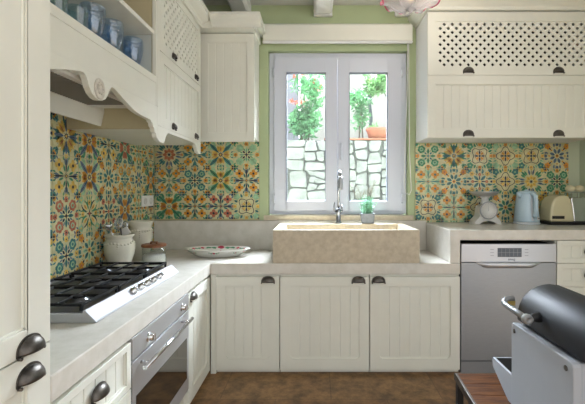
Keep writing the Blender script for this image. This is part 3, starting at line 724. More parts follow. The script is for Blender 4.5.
# corner wall cabinet on the back wall
t = thing('wall_cabinet', (-.62, 2.92, 1.51), 'cream grooved wall cabinet on the back wall left of the window', 'cabinet')
x0, x1, YK = -.832, -.442, 2.80
b = MB(); b.box(x0, x1, YK + .0225, YB - .001, 1.538, 2.29); b.box(-1.245, x0, YK + .0225, YB - .001, 1.545, 2.29); b.build('cabinet_body', M['cream'], t, bevel=.002)
T = F_back(0, YK + .022, 0)
door(T, t, x0 + .001, x1 - .001, 1.512, 2.286, stile=.052, rail=.062, pitch=.058, th=.022, arch=0)
b = MB(); b.prism([(YU - p[0], p[1]) for p in cornice_prof(2.29, 2.378, .06)], 'x', XU + .0745, x1 + .06)
b.box(-1.245, XU + .0745, YU + .0, YB - .001, 2.2905, 2.378); b.box(XU + .0745, x1 + .06, YU, YB - .001, 2.345, 2.378); b.box(XU + .0745, x1 + .012, YU, YB - .001, 2.2905, 2.345)
b.build('cornice', M['cream'], t, bevel=.0015)

# right wall cabinet
t = thing('wall_cabinet', (1.37, 2.87, 1.52), 'wide cream wall cabinet with lattice flap right of the window', 'cabinet')
x0, x1 = .777, 1.965
b = MB()
b.box(x0, x0 + .018, YU + .0225, YB - .001, 1.53, 2.41); b.box(x1 - .018, x1, YU + .0225, YB - .001, 1.53, 2.41)
b.box(x0 + .018, x1 - .018, YB - .012, YB - .001, 1.53, 2.41)
for z in (1.53, 1.955, 2.392): b.box(x0 + .018, x1 - .018, YU + .0225, YB - .012, z, z + .018)
b.build('cabinet_body', M['white'], t, bevel=.001)
b = MB(); b.box(x0 + .02, x1 - .02, YB - .018, YB - .0125, 1.975, 2.39); b.box(x0 + .0185, x0 + .022, YU + .06, YB - .018, 1.975, 2.39); b.box(x0 + .022, x1 - .022, YU + .06, YB - .018, 1.9735, 1.977); b.build('shade_backing', M['dark_in'], t)  # shade inside the lattice compartment, put in as dark sheets
T = F_back(0, YU + .022, 0)
zs = Z(75.2, YU)
d = lattice_door(T, t, x0 + .001, x1 - .001, zs + .0015, Z(12.3, YU), .052, .062, .055, th=.022)
for px in (469, 559.5): cup(T, d, X(px, YU - .01), Z(70.8, YU), w=.022, W=.035, Hh=.03, D=.022)
d = door(T, t, x0 + .001, x1 - .001, 1.528, zs - .0015, stile=.052, rail=.062, pitch=.056, th=.022, arch=0)
for px in (469, 559.5): cup(T, d, X(px, YU - .01), Z(133.8, YU), w=.022, W=.035, Hh=.03, D=.022)
b = MB(); z0, z1, ot = 2.411, 2.505, .062
b.prism([(YU - p[0], p[1]) for p in cornice_prof(z0, z1, ot)], 'x', x0 - ot + .001, x1)
b.prism([(x0 - p[0], p[1]) for p in cornice_prof(z0, z1, ot)], 'y', YU - ot + .004, YB - .001)
b.box(x0, x1, YU, YB - .001, z0 + .0, z0 + .02)
b.build('cornice', M['cream'], t)

# roller blind
t = thing('roller_blind', (.165, 2.99, 2.28), 'cream rolled-up roller blind above the window', 'blind')
bx0, bx1 = X(263, 2.97), X(412.5, 2.97)
b = MB(); b.prism([(2.965, 2.30), (2.962, 2.42), (2.985, 2.436), (3.033, 2.436), (3.033, 2.30)], 'x', bx0, bx1); b.build('cassette', M['cream'], t, bevel=.004)
b = MB(); b.prism([(2.966, 2.284), (2.960, 2.292), (2.966, 2.2985), (2.99, 2.2985), (2.994, 2.284)], 'x', bx0 - .003, bx1 + .001); b.build('bottom_bar', M['white'], t, bevel=.002)
b = MB(); bxr = X(407.5, 2.99)
b.tube([(bxr, 2.985, 2.284), (bxr - .004, 2.99, 1.9), (bxr - .018, 3.0, 1.45), (bxr - .022, 3.01, 1.2), (bxr - .008, 3.015, 1.14), (bxr + .02, 3.015, 1.125), (bxr + .034, 3.01, 1.16), (bxr + .018, 3.0, 1.45), (bxr + .012, 2.99, 1.9), (bxr + .008, 2.985, 2.284)], .003, 6)
b.build('pull_cord', M['white'], t)

# ------------------------------------------------------------------ sink, tap, pot
b = MB(); sx0, sx1, sy0, sy1, sz = X(272.6, YF), X(419.8, YF), YF + .001, YB - .0345, ZH
ix0, ix1, iy0, iy1, iz = sx0 + .055, sx1 - .05, sy0 + .03, sy1 - .10, ZL + .04
O = [(sx0, sy0), (sx1, sy0), (sx1, sy1), (sx0, sy1)]; I = [(ix0, iy0), (ix1, iy0), (ix1, iy1), (ix0, iy1)]; J = [(ix0 + .02, iy0 + .02), (ix1 - .02, iy0 + .02), (ix1 - .02, iy1 - .02), (ix0 + .02, iy1 - .02)]
vs = [(*p, ZL + .0005) for p in O] + [(*p, sz) for p in O] + [(*p, sz) for p in I] + [(*p, iz) for p in J]
fs = [(3, 2, 1, 0)] + [(k, (k + 1) % 4, 4 + (k + 1) % 4, 4 + k) for k in range(4)] + [(4 + k, 4 + (k + 1) % 4, 8 + (k + 1) % 4, 8 + k) for k in range(4)] + [(8 + k, 8 + (k + 1) % 4, 12 + (k + 1) % 4, 12 + k) for k in range(4)] + [(12, 13, 14, 15)]
b.add(vs, fs)
t = thing('stone_sink', (.19, 2.73, ZL), 'large beige stone apron sink standing below the window', 'sink')
b.build('basin', M['limestone_lip'], t, bevel=.005, seg=3)
MB().lathe([(0, 0), (.04, 0), (.04, .003), (.03, .002), (0, .001)], (.19, 2.68, iz + .0005), 24).build('drain', M['chrome'], t)
t = thing('mixer_tap', (.176, 2.95, ZH), 'tall chrome mixer tap on the back rim of the stone sink', 'tap')
tx, ty = X(338.6, 2.95), 2.95
b = MB(); b.lathe([(0, 0), (.025, 0), (.025, .006), (.018, .010), (.017, .07), (.019, .078), (.019, .10), (.012, .115), (0, .115)], (tx, ty, ZH + .0005), 24); body = b.build('tap_body', M['tap_chrome'], t)
b = MB(); pts = [(tx, ty, ZH + .11), (tx, ty, 1.22)]
for k in range(1, 9): a = pi * k / 8; pts.append((tx + .006 * k / 8, ty - .055 + .055 * cos(a), 1.245 + .058 * sin(a)))
b.tube(pts, .0105, 14); b.build('spout', M['tap_chrome'], t)
b = MB(); b.tube([(tx + .006, ty - .11, 1.262), (tx + .008, ty - .112, 1.245), (tx + .008, ty - .114, 1.18), (tx + .008, ty - .115, 1.165)], [.0125, .0155, .0165, .013], 16); b.build('spray_head', M['steel'], t)
b = MB(); b.tube([(tx - .014, ty, ZH + .085), (tx - .036, ty - .01, ZH + .10), (tx - .034, ty - .02, ZH + .16)], [.009, .007, .005], 12); b.tube([(tx + .014, ty, ZH + .08), (tx + .028, ty, ZH + .10), (tx + .02, ty, ZH + .14)], [.008, .007, .006], 12); b.build('lever', M['tap_chrome'], body)

t = thing('potted_lavender', (X(367.5, 2.955), 2.955, ZH), 'small green plant in a square grey pot beside the tap', 'potted plant')
px, py = X(367.5, 2.955), 2.955
b = MB(); a0, a1, zb, zt = .043, .050, ZH + .0005, ZH + .075
vs = [(px + sx * a0, py + sy * a0 * .8, zb) for sx, sy in ((-1, -1), (1, -1), (1, 1), (-1, 1))] + [(px + sx * a1, py + sy * a1 * .8, zt) for sx, sy in ((-1, -1), (1, -1), (1, 1), (-1, 1))] + [(px + sx * (a1 - .005), py + sy * (a1 * .8 - .005), zt) for sx, sy in ((-1, -1), (1, -1), (1, 1), (-1, 1))] + [(px + sx * (a1 - .006), py + sy * (a1 * .8 - .006), zt - .012) for sx, sy in ((-1, -1), (1, -1), (1, 1), (-1, 1))]
b.add(vs, [(3, 2, 1, 0)] + [(q + k, q + (k + 1) % 4, q + 4 + (k + 1) % 4, q + 4 + k) for q in (0, 4, 8) for k in range(4)] + [(12, 13, 14, 15)])
b.build('pot', M['pot_grey'], t, bevel=.002)
rng = random.Random(4); b = MB()
for k in range(70):
    x, y = px + rng.uniform(-.036, .036), py + rng.uniform(-.026, .026); h = rng.uniform(.05, .135); dx, dy = rng.uniform(-.034, .034), rng.uniform(-.02, .02)
    p = [Vector((x, y, zt - .012)), Vector((x + dx * .4, y + dy * .4, zt + h * .5)), Vector((x + dx, y + dy, zt + h))]
    b.tube(p, [.0016, .0014, .0008], 5)
    for q in range(4):
        f = rng.uniform(.15, 1); c = p[0].lerp(p[2], f); a = rng.uniform(0, 6.28); L = rng.uniform(.012, .02); d = Vector((cos(a), sin(a), .8)) * L; s = Vector((-sin(a), cos(a), 0)) * .003
        b.add([c, c + d * .5 + s, c + d, c + d * .5 - s], [(0, 1, 2, 3)])
b.build('foliage', M['lav'], t, fix=False)

# ------------------------------------------------------------------ things on the left worktop
def pot_jar(x, y, prof, label, wave):
    t = thing('ceramic_jar', (x, y, ZL), label, 'jar', None)
    b = MB(); b.lathe(prof, (x, y, ZL + .0006), 48); body = b.build('jar_body', M['ceramic'], t)
    b = MB(); zz, rr = wave
    n = 26
    for k in range(n):
        a = 2 * pi * k / n; c = (x + rr * cos(a), y + rr * sin(a), ZL + zz - .012 * abs(sin(2 * a)))
        b.lathe([(0, -.008), (.006, -.005), (.008, 0), (.006, .005), (0, .008)], c, 8)
    for k in range(4):
        a = 2 * pi * k / 4 - pi / 2 + .35
        for q in range(4): c = (x + (rr + .002) * cos(a), y + (rr + .002) * sin(a), ZL + zz - .02 - q * .013); b.lathe([(0, -.009), (.009 - q * .0015, 0), (0, .009)], c, 8)
    b.build('relief_garland', M['ceramic'], t)
    return t
j1x, j1y = X(119.5, 2.30), 2.30
pot_jar(j1x, j1y, [(0, .0), (.048, 0), (.05, .006), (.066, .04), (.081, .09), (.085, .125), (.079, .162), (.069, .178), (.071, .185), (.081, .196), (.082, .204), (.076, .206), (.066, .196), (.062, .18), (.068, .13), (.05, .02), (0, .012)], 'round cream ceramic jar holding utensils behind the hob', (.162, .0775))
pot_jar(-1.168, 2.6, [(0, 0), (.052, 0), (.054, .008), (.056, .03), (.066, .10), (.071, .16), (.069, .205), (.066, .218), (.072, .235), (.080, .25), (.081, .258), (.075, .258), (.064, .235), (.062, .2), (.05, .02), (0, .014)], 'taller cream ceramic jar standing behind the utensil jar', (.205, .069))
# utensils
def U(dx, dy, z): return (j1x + dx, j1y + dy, ZL + z)
b = MB(); b.tube([U(.012, -.01, .05), U(-.02, -.03, .2), U(-.040, -.045, .245)], .004, 8); bowl = []
tt = thing('ladle', U(0, 0, .03), 'shiny steel ladle leaning left out of the round utensil jar', 'utensil', None); b.build('handle', M['chrome'], tt)
b = MB(); b.lathe([(0, -.026), (.016, -.022), (.028, -.008), (.031, .004), (.029, .004), (.014, -.018), (0, -.022)], U(-.046, -.05, .262), 20); b.build('bowl', M['chrome'], tt)
tt = thing('whisk', U(.01, .01, .03), 'steel balloon whisk standing upright in the round utensil jar', 'utensil', None)
b = MB(); b.tube([U(-.008, .024, .05), U(-.012, .016, .21)], .006, 10); b.build('handle', M['chrome'], tt)
b = MB()
for k in range(5):
    a = pi * k / 5; pts = []
    for q in range(13):
        s = q / 12; r = .024 * sin(pi * s) ** .7 * (1 if True else 0); th = 2 * pi * s
        rr = .024 * sin(th / 2) * (1 if s < .5 else 1); z = .215 + .085 * (1 - abs(2 * s - 1) ** 1.6); off = .024 * sin(2 * pi * s)
        pts.append(U(-.014 + off * cos(a), .018 + off * sin(a), z))
    b.tube(pts, .0014, 5)
b.build('wires', M['chrome'], tt)
tt = thing('spatula', U(.03, 0, .03), 'pale slotted spatula leaning right in the round utensil jar', 'utensil', None)
b = MB(); b.tube([U(-.02, .0, .05), U(.022, -.01, .19), U(.03, -.012, .215)], .0045, 8); b.build('handle', M['scale_w'], tt)
Tm = Matrix.Translation(U(.04, -.016, .222)) @ Matrix.Rotation(R(60), 4, 'Y'); b = MB(Tm); b.box(-.022, .022, -.003, .003, -.026, .026); b.build('blade', M['scale_w'], tt, bevel=.002)
tt = thing('serving_spoon', U(0, .03, .03), 'steel serving spoon at the back of the round utensil jar', 'utensil', None)
b = MB(); b.tube([U(.0, .03, .05), U(.012, .03, .2), U(.016, .03, .225)], .004, 8); b.build('handle', M['chrome'], tt)
b = MB(); b.lathe([(0, -.006), (.012, -.004), (.019, 0), (.012, .004), (0, .006)], U(.02, .03, .25), 16, axis='y', sx=1, sy=1.5); b.build('bowl', M['chrome'], tt)
tt = thing('fork', U(.02, .02, .03), 'dark-handled serving fork between the whisk and spatula in the jar', 'utensil', None)
b = MB(); b.tube([U(.04, .02, .06), U(.024, -.025, .2), U(.022, -.03, .24)], .0045, 8); b.build('handle', M['pewter'], tt)
b = MB(); 
for q in (-.007, 0, .007): b.tube([U(.022, -.030, .238), U(.022 + q, -.030, .25), U(.021 + q, -.031, .285)], .0018, 6)
b.build('tines', M['chrome'], tt)

gx, gy = X(154, 2.47), 2.47
t = thing('glass_jar', (gx, gy, ZL), 'short glass sugar jar with a walnut lid on the corner worktop', 'jar')
b = MB(); b.lathe([(0, 0), (.068, 0), (.072, .004), (.072, .106), (.069, .106), (.069, .008), (.066, .005), (0, .005)], (gx, gy, ZL + .0006), 40); b.build('glass_body', M['glass'], t)
b = MB(); b.lathe([(0, 0), (.0665, 0), (.068, .003), (.068, .046), (.05, .056), (.02, .050), (0, .048)], (gx, gy, ZL + .0066), 40); b.build('sugar', M['sugar'], t)
b = MB(); b.lathe([(0, 0), (.073, 0), (.075, .003), (.075, .013), (.072, .016), (0, .016)], (gx, gy, ZL + .1072), 40); ld = b.build('lid', M['walnut'], t)
b = MB(); b.box(gx - .022, gx + .022, gy - .008, gy + .008, ZL + .1332, ZL + .139); b.box(gx - .024, gx - .014, gy - .008, gy + .008, ZL + .1233, ZL + .1332); b.box(gx + .014, gx + .024, gy - .008, gy + .008, ZL + .1233, ZL + .1332); b.build('lid_handle', M['walnut'], ld, bevel=.002)

# platter
ppx, ppy = X(217.5, 2.735), 2.735
t = thing('serving_platter', (ppx, ppy, ZL), 'long white ceramic platter painted with roses in the corner', 'platter')
b = MB(); prof = [(0, 0), (.13, 0), (.15, .004), (.185, .028), (.222, .050), (.232, .053), (.230, .057), (.218, .055), (.18, .034), (.145, .010), (0, .008)]
n = 64; sy = .5
b.lathe(prof, (ppx, ppy, ZL + .0006), n, 0, True, 1, sy)
def on_wall(a, s, inner):   # point on the sloping wall; s 0..1 up the wall
    if inner: r = .150 + .066 * s; z = .0135 + .0405 * s + .0012
    else: r = .156 + .064 * s; z = .006 + .0425 * s + .0005
    if not inner: r += .0018
    return (ppx + r * cos(a), ppy + r * sin(a) * sy, ZL + .0006 + z)
def blob(a, s, ra, rs, m, inner, n=9):
    c = [on_wall(a + ra * cos(2 * pi * k / n), s + rs * sin(2 * pi * k / n), inner) for k in range(n)]; b.add(c, [tuple(range(n))], m)
for inner, aa in ((True, (pi * .5, pi * .28, pi * .72, pi * .86, pi * .14)), (False, (-pi * .5, -pi * .25, -pi * .75, -pi * .9, -pi * .1))):
    for i, a in enumerate(aa):
        g = 1.25 if i == 0 else .85
        if not inner: g *= .35
        blob(a, .62, .11 * g, .34 * g, 1, inner)
        for sgn in (-1, 1): blob(a + sgn * .2 * g, .60, .10 * g, .2 * g, 2, inner); blob(a + sgn * .36 * g, .72, .07 * g, .13 * g, 2, inner)
b.build('platter_body', [mat('white_glaze', (232, 232, 226), .2, coat=.4), M['rose'], M['rose_leaf']], t, fix=False)

# sockets on the left wall
t = thing('wall_socket', (XL + .01, 2.88, 1.08), 'white double wall socket on the left tiles above the jars', 'socket')
T = F_left(XL + .0093, 0, 0)
b = MB(T); b.box(2.79, 2.985, 1.042, 1.122, 0, .008); pl = b.build('plate', M['white'], t, bevel=.002)
for u in (2.84, 2.935):
    b = MB(T); b.lathe([(.004, 0), (.024, 0), (.024, .004), (.021, .004), (.021, .001), (.004, .001)], (u, 1.082, .0083), 20); b.build('outlet', M['scale_w'], pl)

# ------------------------------------------------------------------ glasses on the shelf
zs = 1.7365
def goblet(y, label):
    t = thing('beaded_glass', (-.885, y, zs), label, 'glass', 'blue glasses on the open shelf')
    def ruf(r, z, a): return (r * (1 + (.05 * abs(sin(9 * a + (pi / 2 if int((z - .05) / .0155) % 2 else 0))) * abs(sin((z - .05) / .0155 * pi)) if .05 < z < .158 and r > .03 else 0)), z)
    outer = [(0, 0), (.032, 0), (.033, .004), (.012, .012), (.009, .02), (.02, .032), (.034, .05)]
    for k in range(1, 29):
        f = k / 28; outer.append((.034 + .0115 * sin(min(1, f * 1.35) * pi / 2) - .004 * max(0, f - .55), .05 + .108 * f))
    outer += [(.0385, .158), (.039, .13), (.039, .1), (.034, .06), (.016, .038), (0, .036)]
    b = MB(); b.lathe(outer, (-.885, y, zs), 72, ruffle=lambda r, z, a: ruf(r, z, a) if r > .0395 else (r, z))
    b.build('bowl', M['blue_glass'], t)
def tumbler(y, label):
    t = thing('tumbler', (-.875, y, zs), label, 'glass', 'blue glasses on the open shelf')
    def ruf(r, z, a): return (r * (1 + .02 * abs(sin(5 * a))), z)
    b = MB(); b.lathe([(0, 0), (.03, 0), (.032, .004), (.036, .09), (.0375, .098), (.035, .098), (.031, .012), (0, .010)], (-.875, y, zs), 40, ruffle=ruf)
    b.build('cup', M['teal_glass'], t)
goblet(1.885, 'blue beaded glass at the far right end of the open shelf')
goblet(1.69, 'blue beaded glass in the middle of the three on the shelf')
goblet(1.545, 'blue beaded glass standing next to the pale teal tumblers')
tumbler(1.43, 'pale teal tumbler beside the blue beaded glasses')
tumbler(1.31, 'pale teal tumbler nearest the tall cupboard on the shelf')

# ------------------------------------------------------------------ right worktop things
kx, ky = X(485.2, 2.91), 2.91
t = thing('kitchen_scale', (kx, ky, ZH), 'old white kitchen scale with round dial and metal pan', 'scale')
b = MB(); pl = []
half = [(.118, 0), (.112, .004), (.106, .03), (.085, .05), (.066, .07), (.062, .12), (.056, .15), (.03, .165), (0, .167)]
foot = [(.118, 0), (.075, 0), (.06, .012), (.035, .024), (0, .03)]
out = [(-p[0], p[1]) for p in half] + [(p[0], p[1]) for p in half[::-1][1:]] + [(p[0], p[1]) for p in foot[1:]] + [(-p[0], p[1]) for p in foot[::-1][1:-1]]
sc = .86
out = [(kx + p[0] * sc, ZH + .0006 + p[1] * sc) for p in out]
# strips front/back
top = [(-p[0], p[1]) for p in half] + [(p[0], p[1]) for p in half[::-1][1:]]
def interp(pts, x):
    for a, c in zip(pts[:-1], pts[1:]):
        if a[0] <= x <= c[0] and c[0] > a[0]: return a[1] + (c[1] - a[1]) * (x - a[0]) / (c[0] - a[0])
    return pts[0][1]
tp = [(-p[0], p[1]) for p in half] + [(p[0], p[1]) for p in half[::-1][1:]]
bt = [(-p[0], p[1]) for p in foot] + [(p[0], p[1]) for p in foot[::-1][1:]]
N = 40; xs = [-.1179 + .2358 * k / N for k in range(N + 1)]; vs = []
for x in xs:
    for (yy) in (ky - .052, ky + .06):
        vs += [(kx + x * sc, yy, ZH + .0006 + interp(bt, x) * sc), (kx + x * sc, yy, ZH + .0006 + max(interp(bt, x) + .001, interp(tp, x)) * sc)]
fs = []
for k in range(N):
    a, c = 4 * k, 4 * k + 4
    fs += [(a, c, c + 1, a + 1), (a + 2, a + 3, c + 3, c + 2), (a + 1, c + 1, c + 3, a + 3), (a, a + 2, c + 2, c)]
fs += [(0, 1, 3, 2), (4 * N, 4 * N + 2, 4 * N + 3, 4 * N + 1)]
b.add(vs, fs); b.build('scale_body', M['scale_w'], t, bevel=.006, seg=3)
b = MB(); b.lathe([(0, 0), (.062, 0), (.064, .004), (.062, .012), (.056, .012), (.055, .007), (0, .007)], (kx - .002, ky - .0525, ZH + .103), 36, axis='y'); dl = b.build('dial', M['scale_w'], t)
b = MB(); b.lathe([(.058, .0123), (.058, .016), (.064, .016), (.066, .012), (.064, .0095)], (kx - .002, ky - .0525, ZH + .103), 36, axis='y'); b.f.pop(); b.mi.pop(); b.sm.pop(); b.f.pop(); b.mi.pop(); b.sm.pop(); b.build('dial_rim', M['steel'], dl)
b = MB()
for k in range(24):
    a = 2 * pi * k / 24; r0 = .044 if k % 2 == 0 else .048
    Tk = Matrix.Translation((kx - .002, ky - .0603, ZH + .103)) @ Matrix.Rotation(a, 4, 'Y'); b.add([(-.0006, 0, r0), (.0006, 0, r0), (.0006, 0, .053), (-.0006, 0, .053)], [(0, 1, 2, 3)], T=Tk)
b.add([(kx - .0035, ky - .0606, ZH + .097), (kx - .0005, ky - .0606, ZH + .097), (kx - .002, ky - .0606, ZH + .147)], [(0, 1, 2)])
b.build('dial_marks', M['gasket'], dl, fix=False)
b = MB(); b.lathe([(0, 0), (.034, 0), (.026, .02), (.024, .045), (.04, .059), (0, .059)], (kx, ky + .004, ZH + .145), 24); b.build('pan_support', M['scale_w'], t)
b = MB(); b.lathe([(0, .0), (.05, .0), (.085, .012), (.106, .032), (.108, .036), (.104, .036), (.08, .016), (.05, .006), (0, .005)], (kx - .008, ky + .004, ZH + .2045), 40); b.build('pan', M['steel_panel'], t)

ex, ey = X(526.5, 2.90), 2.90
t = thing('electric_kettle', (ex, ey, ZH), 'pale blue electric kettle in front of the tiles', 'kettle')
b = MB(); b.lathe([(0, 0), (.088, 0), (.09, .004), (.089, .014), (.084, .018), (0, .018)], (ex, ey, ZH + .0006), 36); b.build('base', M['kettle_w'], t)
b = MB(); b.lathe([(0, 0), (.086, 0), (.087, .01), (.081, .07), (.075, .14), (.068, .195), (.064, .208), (0, .210)], (ex, ey, ZH + .0192), 40); kb = b.build('kettle_body', M['kettle'], t)
b = MB(); b.lathe([(0, 0), (.064, 0), (.062, .008), (.045, .016), (.014, .019), (.012, .026), (0, .028)], (ex, ey, ZH + .2288), 36); b.build('lid', M['kettle'], t)
b = MB(); b.tube([(ex - .055, ey - .02, ZH + .205), (ex - .075, ey - .03, ZH + .225), (ex - .084, ey - .034, ZH + .232)], [.02, .014, .010], 14); b.build('spout', M['kettle'], kb)
a = R(-86); hx, hy = ex + cos(a) * 1, ey + sin(a) * 1
def K(r, z): return (ex + cos(a) * r, ey + sin(a) * r, ZH + z)
b = MB(); b.tube([K(.06, .218), K(.085, .222), K(.106, .208), K(.114, .17), K(.114, .11), K(.108, .07), K(.09, .055)], [.013, .014, .015, .014, .014, .014, .012], 14); b.build('handle', M['kettle'], t)
a2 = R(-92)
def K2(r, z): return (ex + cos(a2) * r, ey + sin(a2) * r, ZH + z)
b = MB(); prv = None
pts = [(.0865, .03), (.0845, .06), (.0810, .10), (.0775, .14), (.0725, .18), (.0685, .215)]
vs = []
for r, z in pts:
    for da in (-.09, .09): vs.append((ex + cos(a2 + da) * (r + .002), ey + sin(a2 + da) * (r + .002), ZH + z))
b.add(vs, [(2 * k, 2 * k + 1, 2 * k + 3, 2 * k + 2) for k in range(len(pts) - 1)]); b.build('water_gauge', M['kettle_w'], kb, solid=.002, fix=False)
b = MB(); vs = []
for r, z in ((.0885, .036), (.0875, .056)):
    for da in (-.13, .2): vs.append((ex + cos(R(-62) + da) * (r + .003), ey + sin(R(-62) + da) * (r + .003), ZH + z))
b.add(vs, [(0, 1, 3, 2)]); b.build('switch_plate', M['scale_w'], kb, solid=.002, fix=False)
b = MB(); vs = []
for r, z in ((.0885, .042), (.0880, .050)):
    for da in (-.02, .12): vs.append((ex + cos(R(-62) + da) * (r + .0048), ey + sin(R(-62) + da) * (r + .0048), ZH + z))
b.add(vs, [(0, 1, 3, 2)]); b.build('switch', M['black'], kb, solid=.0015, fix=False)

# toaster
tx0, tx1, ty0, ty1 = 1.684, 1.985, 2.80, 2.95
t = thing('toaster', (1.82, 2.875, ZH), 'cream and chrome toaster on a black base at the right end', 'toaster')
TS = 1.13
def tprof(o=0):  # (x across end cap) profile of the rounded left cap in x-z
    return [(tx0 + q * .86, z) for q, z in ((.004, .022), (.003, .06), (.008, .11), (.02, .148), (.044, .176), (.08, .190), (.125, .193), (.154, .186), (.176, .160), (.192, .11), (.202, .06), (.206, .022))]
b = MB(); b.prism([(tx0, .004), (tx0 + .004, .0), (tx1, .0), (tx1, .0215), (tx0 + .006, .0215), (tx0, .016)], 'y', ty0 - .006, ty1 + .006); 
for v in b.v: v.z += ZH + .0006
b.build('base', M['black'], t, bevel=.004)
b = MB(); b.prism(tprof(), 'y', ty0, ty1, smooth=False)
for v in b.v: v.z = v.z * TS - .003 + ZH
cap = b.build('end_cap', M['toaster'], t, bevel=.016, seg=4)
b = MB(); b.prism([(tx0 + .179, .022), (tx1 - .002, .022), (tx1 - .002, .155), (tx1 - .02, .178), (tx0 + .165, .178), (tx0 + .1545, .1695), (tx0 + .1665, .11)], 'y', ty0 + .012, ty1 - .012)
for v in b.v: v.z = v.z * TS - .003 + ZH
b.build('chrome_body', M['chrome'], t, bevel=.006)
b = MB(); b.box(tx0 + .012, tx0 + .100, ty0 - .0015, ty0 - .0002, ZH + .045, ZH + .066); b.build('name_plate', M['black'], cap)
b = MB()
for yy in (ty0 + .035, ty1 - .035):
    b.box(tx0 + .150, tx1 - .004, yy - .004, yy + .004, ZH + .229, ZH + .239)
    for xx in (tx0 + .175, tx1 - .03): b.box(xx - .003, xx + .003, yy - .003, yy + .003, ZH + .1985, ZH + .229)
b.box(tx0 + .150, tx0 + .158, ty0 + .039, ty1 - .039, ZH + .229, ZH + .239); rk = b.build('warming_rack', M['chrome'], t)
for xx in (tx0 + .180, tx0 + .245):
    b = MB(); b.lathe([(0, -.016), (.02, -.014), (.031, -.002), (.032, .010), (.024, .026), (0, .032)], (xx, ty0 + .06, ZH + .2555), 20, sx=.95, sy=1.2); b.build('rounded_knob', M['toaster'], rk)

# ------------------------------------------------------------------ barbecue on a bench
zt = .350
ang = R(-3.7); P0 = Vector((X(454.6, 1.742), 1.742, 0))
TB = Matrix.Translation(P0) @ Matrix.Rotation(ang, 4, 'Z')    # local: x right, y away (negative toward the viewer)
t = thing('wooden_bench', (P0.x + .35, 1.3, 0), 'low dark wooden topped bench with metal frame in the right foreground', 'bench')
bl, bw = 1.0, .72
b = MB(TB); n = 11
for k in range(n): b.box(.012, bw, -bl + k * bl / n + .0005, -bl + (k + 1) * bl / n - .0005, zt - .026, zt)
b.build('bench_top', M['bench_wood'], t, bevel=.002)
b = MB(TB); b.box(0, .011, -bl, 0, zt - .032, zt + .002); b.box(0, bw, .001, .010, zt - .032, zt - .004); b.box(bw + .001, bw + .012, -bl, 0, zt - .032, zt + .002); b.box(0, bw, -bl - .010, -bl - .001, zt - .032, zt - .004); b.build('metal_trim', M['pewter'], t, bevel=.001)
for (lx, ly) in ((.004, -.03), (bw - .03, -.03), (.004, -bl + .005), (bw - .03, -bl + .005)):
    b = MB(TB); b.box(lx, lx + .026, ly, ly + .026, 0, zt - .033); b.build('leg', M['iron'], t)
t = thing('gas_barbecue', (.92, 1.3, zt), 'table-top gas barbecue with black rounded lid and grey side panel', 'barbecue')
px0 = .70; pd0, pd1 = 1.062, 1.398; pz = Z(321.5, 1.398)
b = MB(); rr = .012
pl = [(pd0, zt + .012), (pd1, zt + .012), (pd1, pz - rr), (pd1 - rr * .3, pz - rr * .3), (pd1 - rr, pz), (pd0 + rr, pz), (pd0 + rr * .3, pz - rr * .3), (pd0, pz - rr)]
b.prism(pl, 'x', px0, px0 + .024); pan = b.build('side_panel', M['grill_grey'], t, bevel=.004, seg=3)
for yy in (pd0 + .03, pd1 - .022):
    b = MB(); b.lathe([(0, 0), (.008, 0), (.008, .0015), (.006, .003), (0, .003)], (px0 - .0003, yy, pz - .026), 16, axis='x')
    for v in b.v: v.x = 2 * px0 - v.x - .0006
    b.build('screw', M['pewter'], pan)
b = MB(); b.box(px0 + .026, .957, pd0 + .012, pd1 + .0, zt + .012, pz - .006); b.build('fire_box', M['grill_grey'], t, bevel=.006)
# open tub standing proud at the far end
b = MB(); tz0, tz1 = zt + .0005, .466; tyf, tyn = 1.64, 1.402; tx0_, tx1_ = .742, .955
def tub(ins, zb): return [(tx0_ + ins, tyn + ins * .3), (tx1_ - ins, tyn + ins * .3), (tx1_ - ins, tyf - ins - (0 if zb else .0)), (tx0_ + ins, tyf - ins)]
out_t = [(tx0_, tyn, tz1), (tx1_, tyn, tz1), (tx1_, tyf, tz1), (tx0_, tyf, tz1)]
out_m = [(tx0_, tyn, .428), (tx1_, tyn, .428), (tx1_, tyf + .0, .430), (tx0_, tyf + .0, .430)]
out_b = [(tx0_ + .004, tyn, tz0), (tx1_ - .004, tyn, tz0), (tx1_ - .004, 1.515, tz0), (tx0_ + .004, 1.515, tz0)]
ii = .010
in_t = [(tx0_ + ii, tyn + ii, tz1), (tx1_ - ii, tyn + ii, tz1), (tx1_ - ii, tyf - ii, tz1), (tx0_ + ii, tyf - ii, tz1)]
in_b = [(tx0_ + ii, tyn + ii, .385), (tx1_ - ii, tyn + ii, .385), (tx1_ - ii, 1.53, .385), (tx0_ + ii, 1.53, .385)]
b.add(out_b + out_m + out_t + in_t, [(3, 2, 1, 0)] + [(q + k, q + (k + 1) % 4, q + 4 + (k + 1) % 4, q + 4 + k) for q in (0, 4, 8) for k in range(4)], 0)
b.add(in_t + in_b, [(k, (k + 1) % 4, 4 + (k + 1) % 4, 4 + k) for k in range(4)] + [(4, 5, 6, 7)], 1)
tb = b.build('side_tray', [M['grill_grey'], M['black']], t, bevel=.002); tb['label'] = 'grey side tray with black inside'
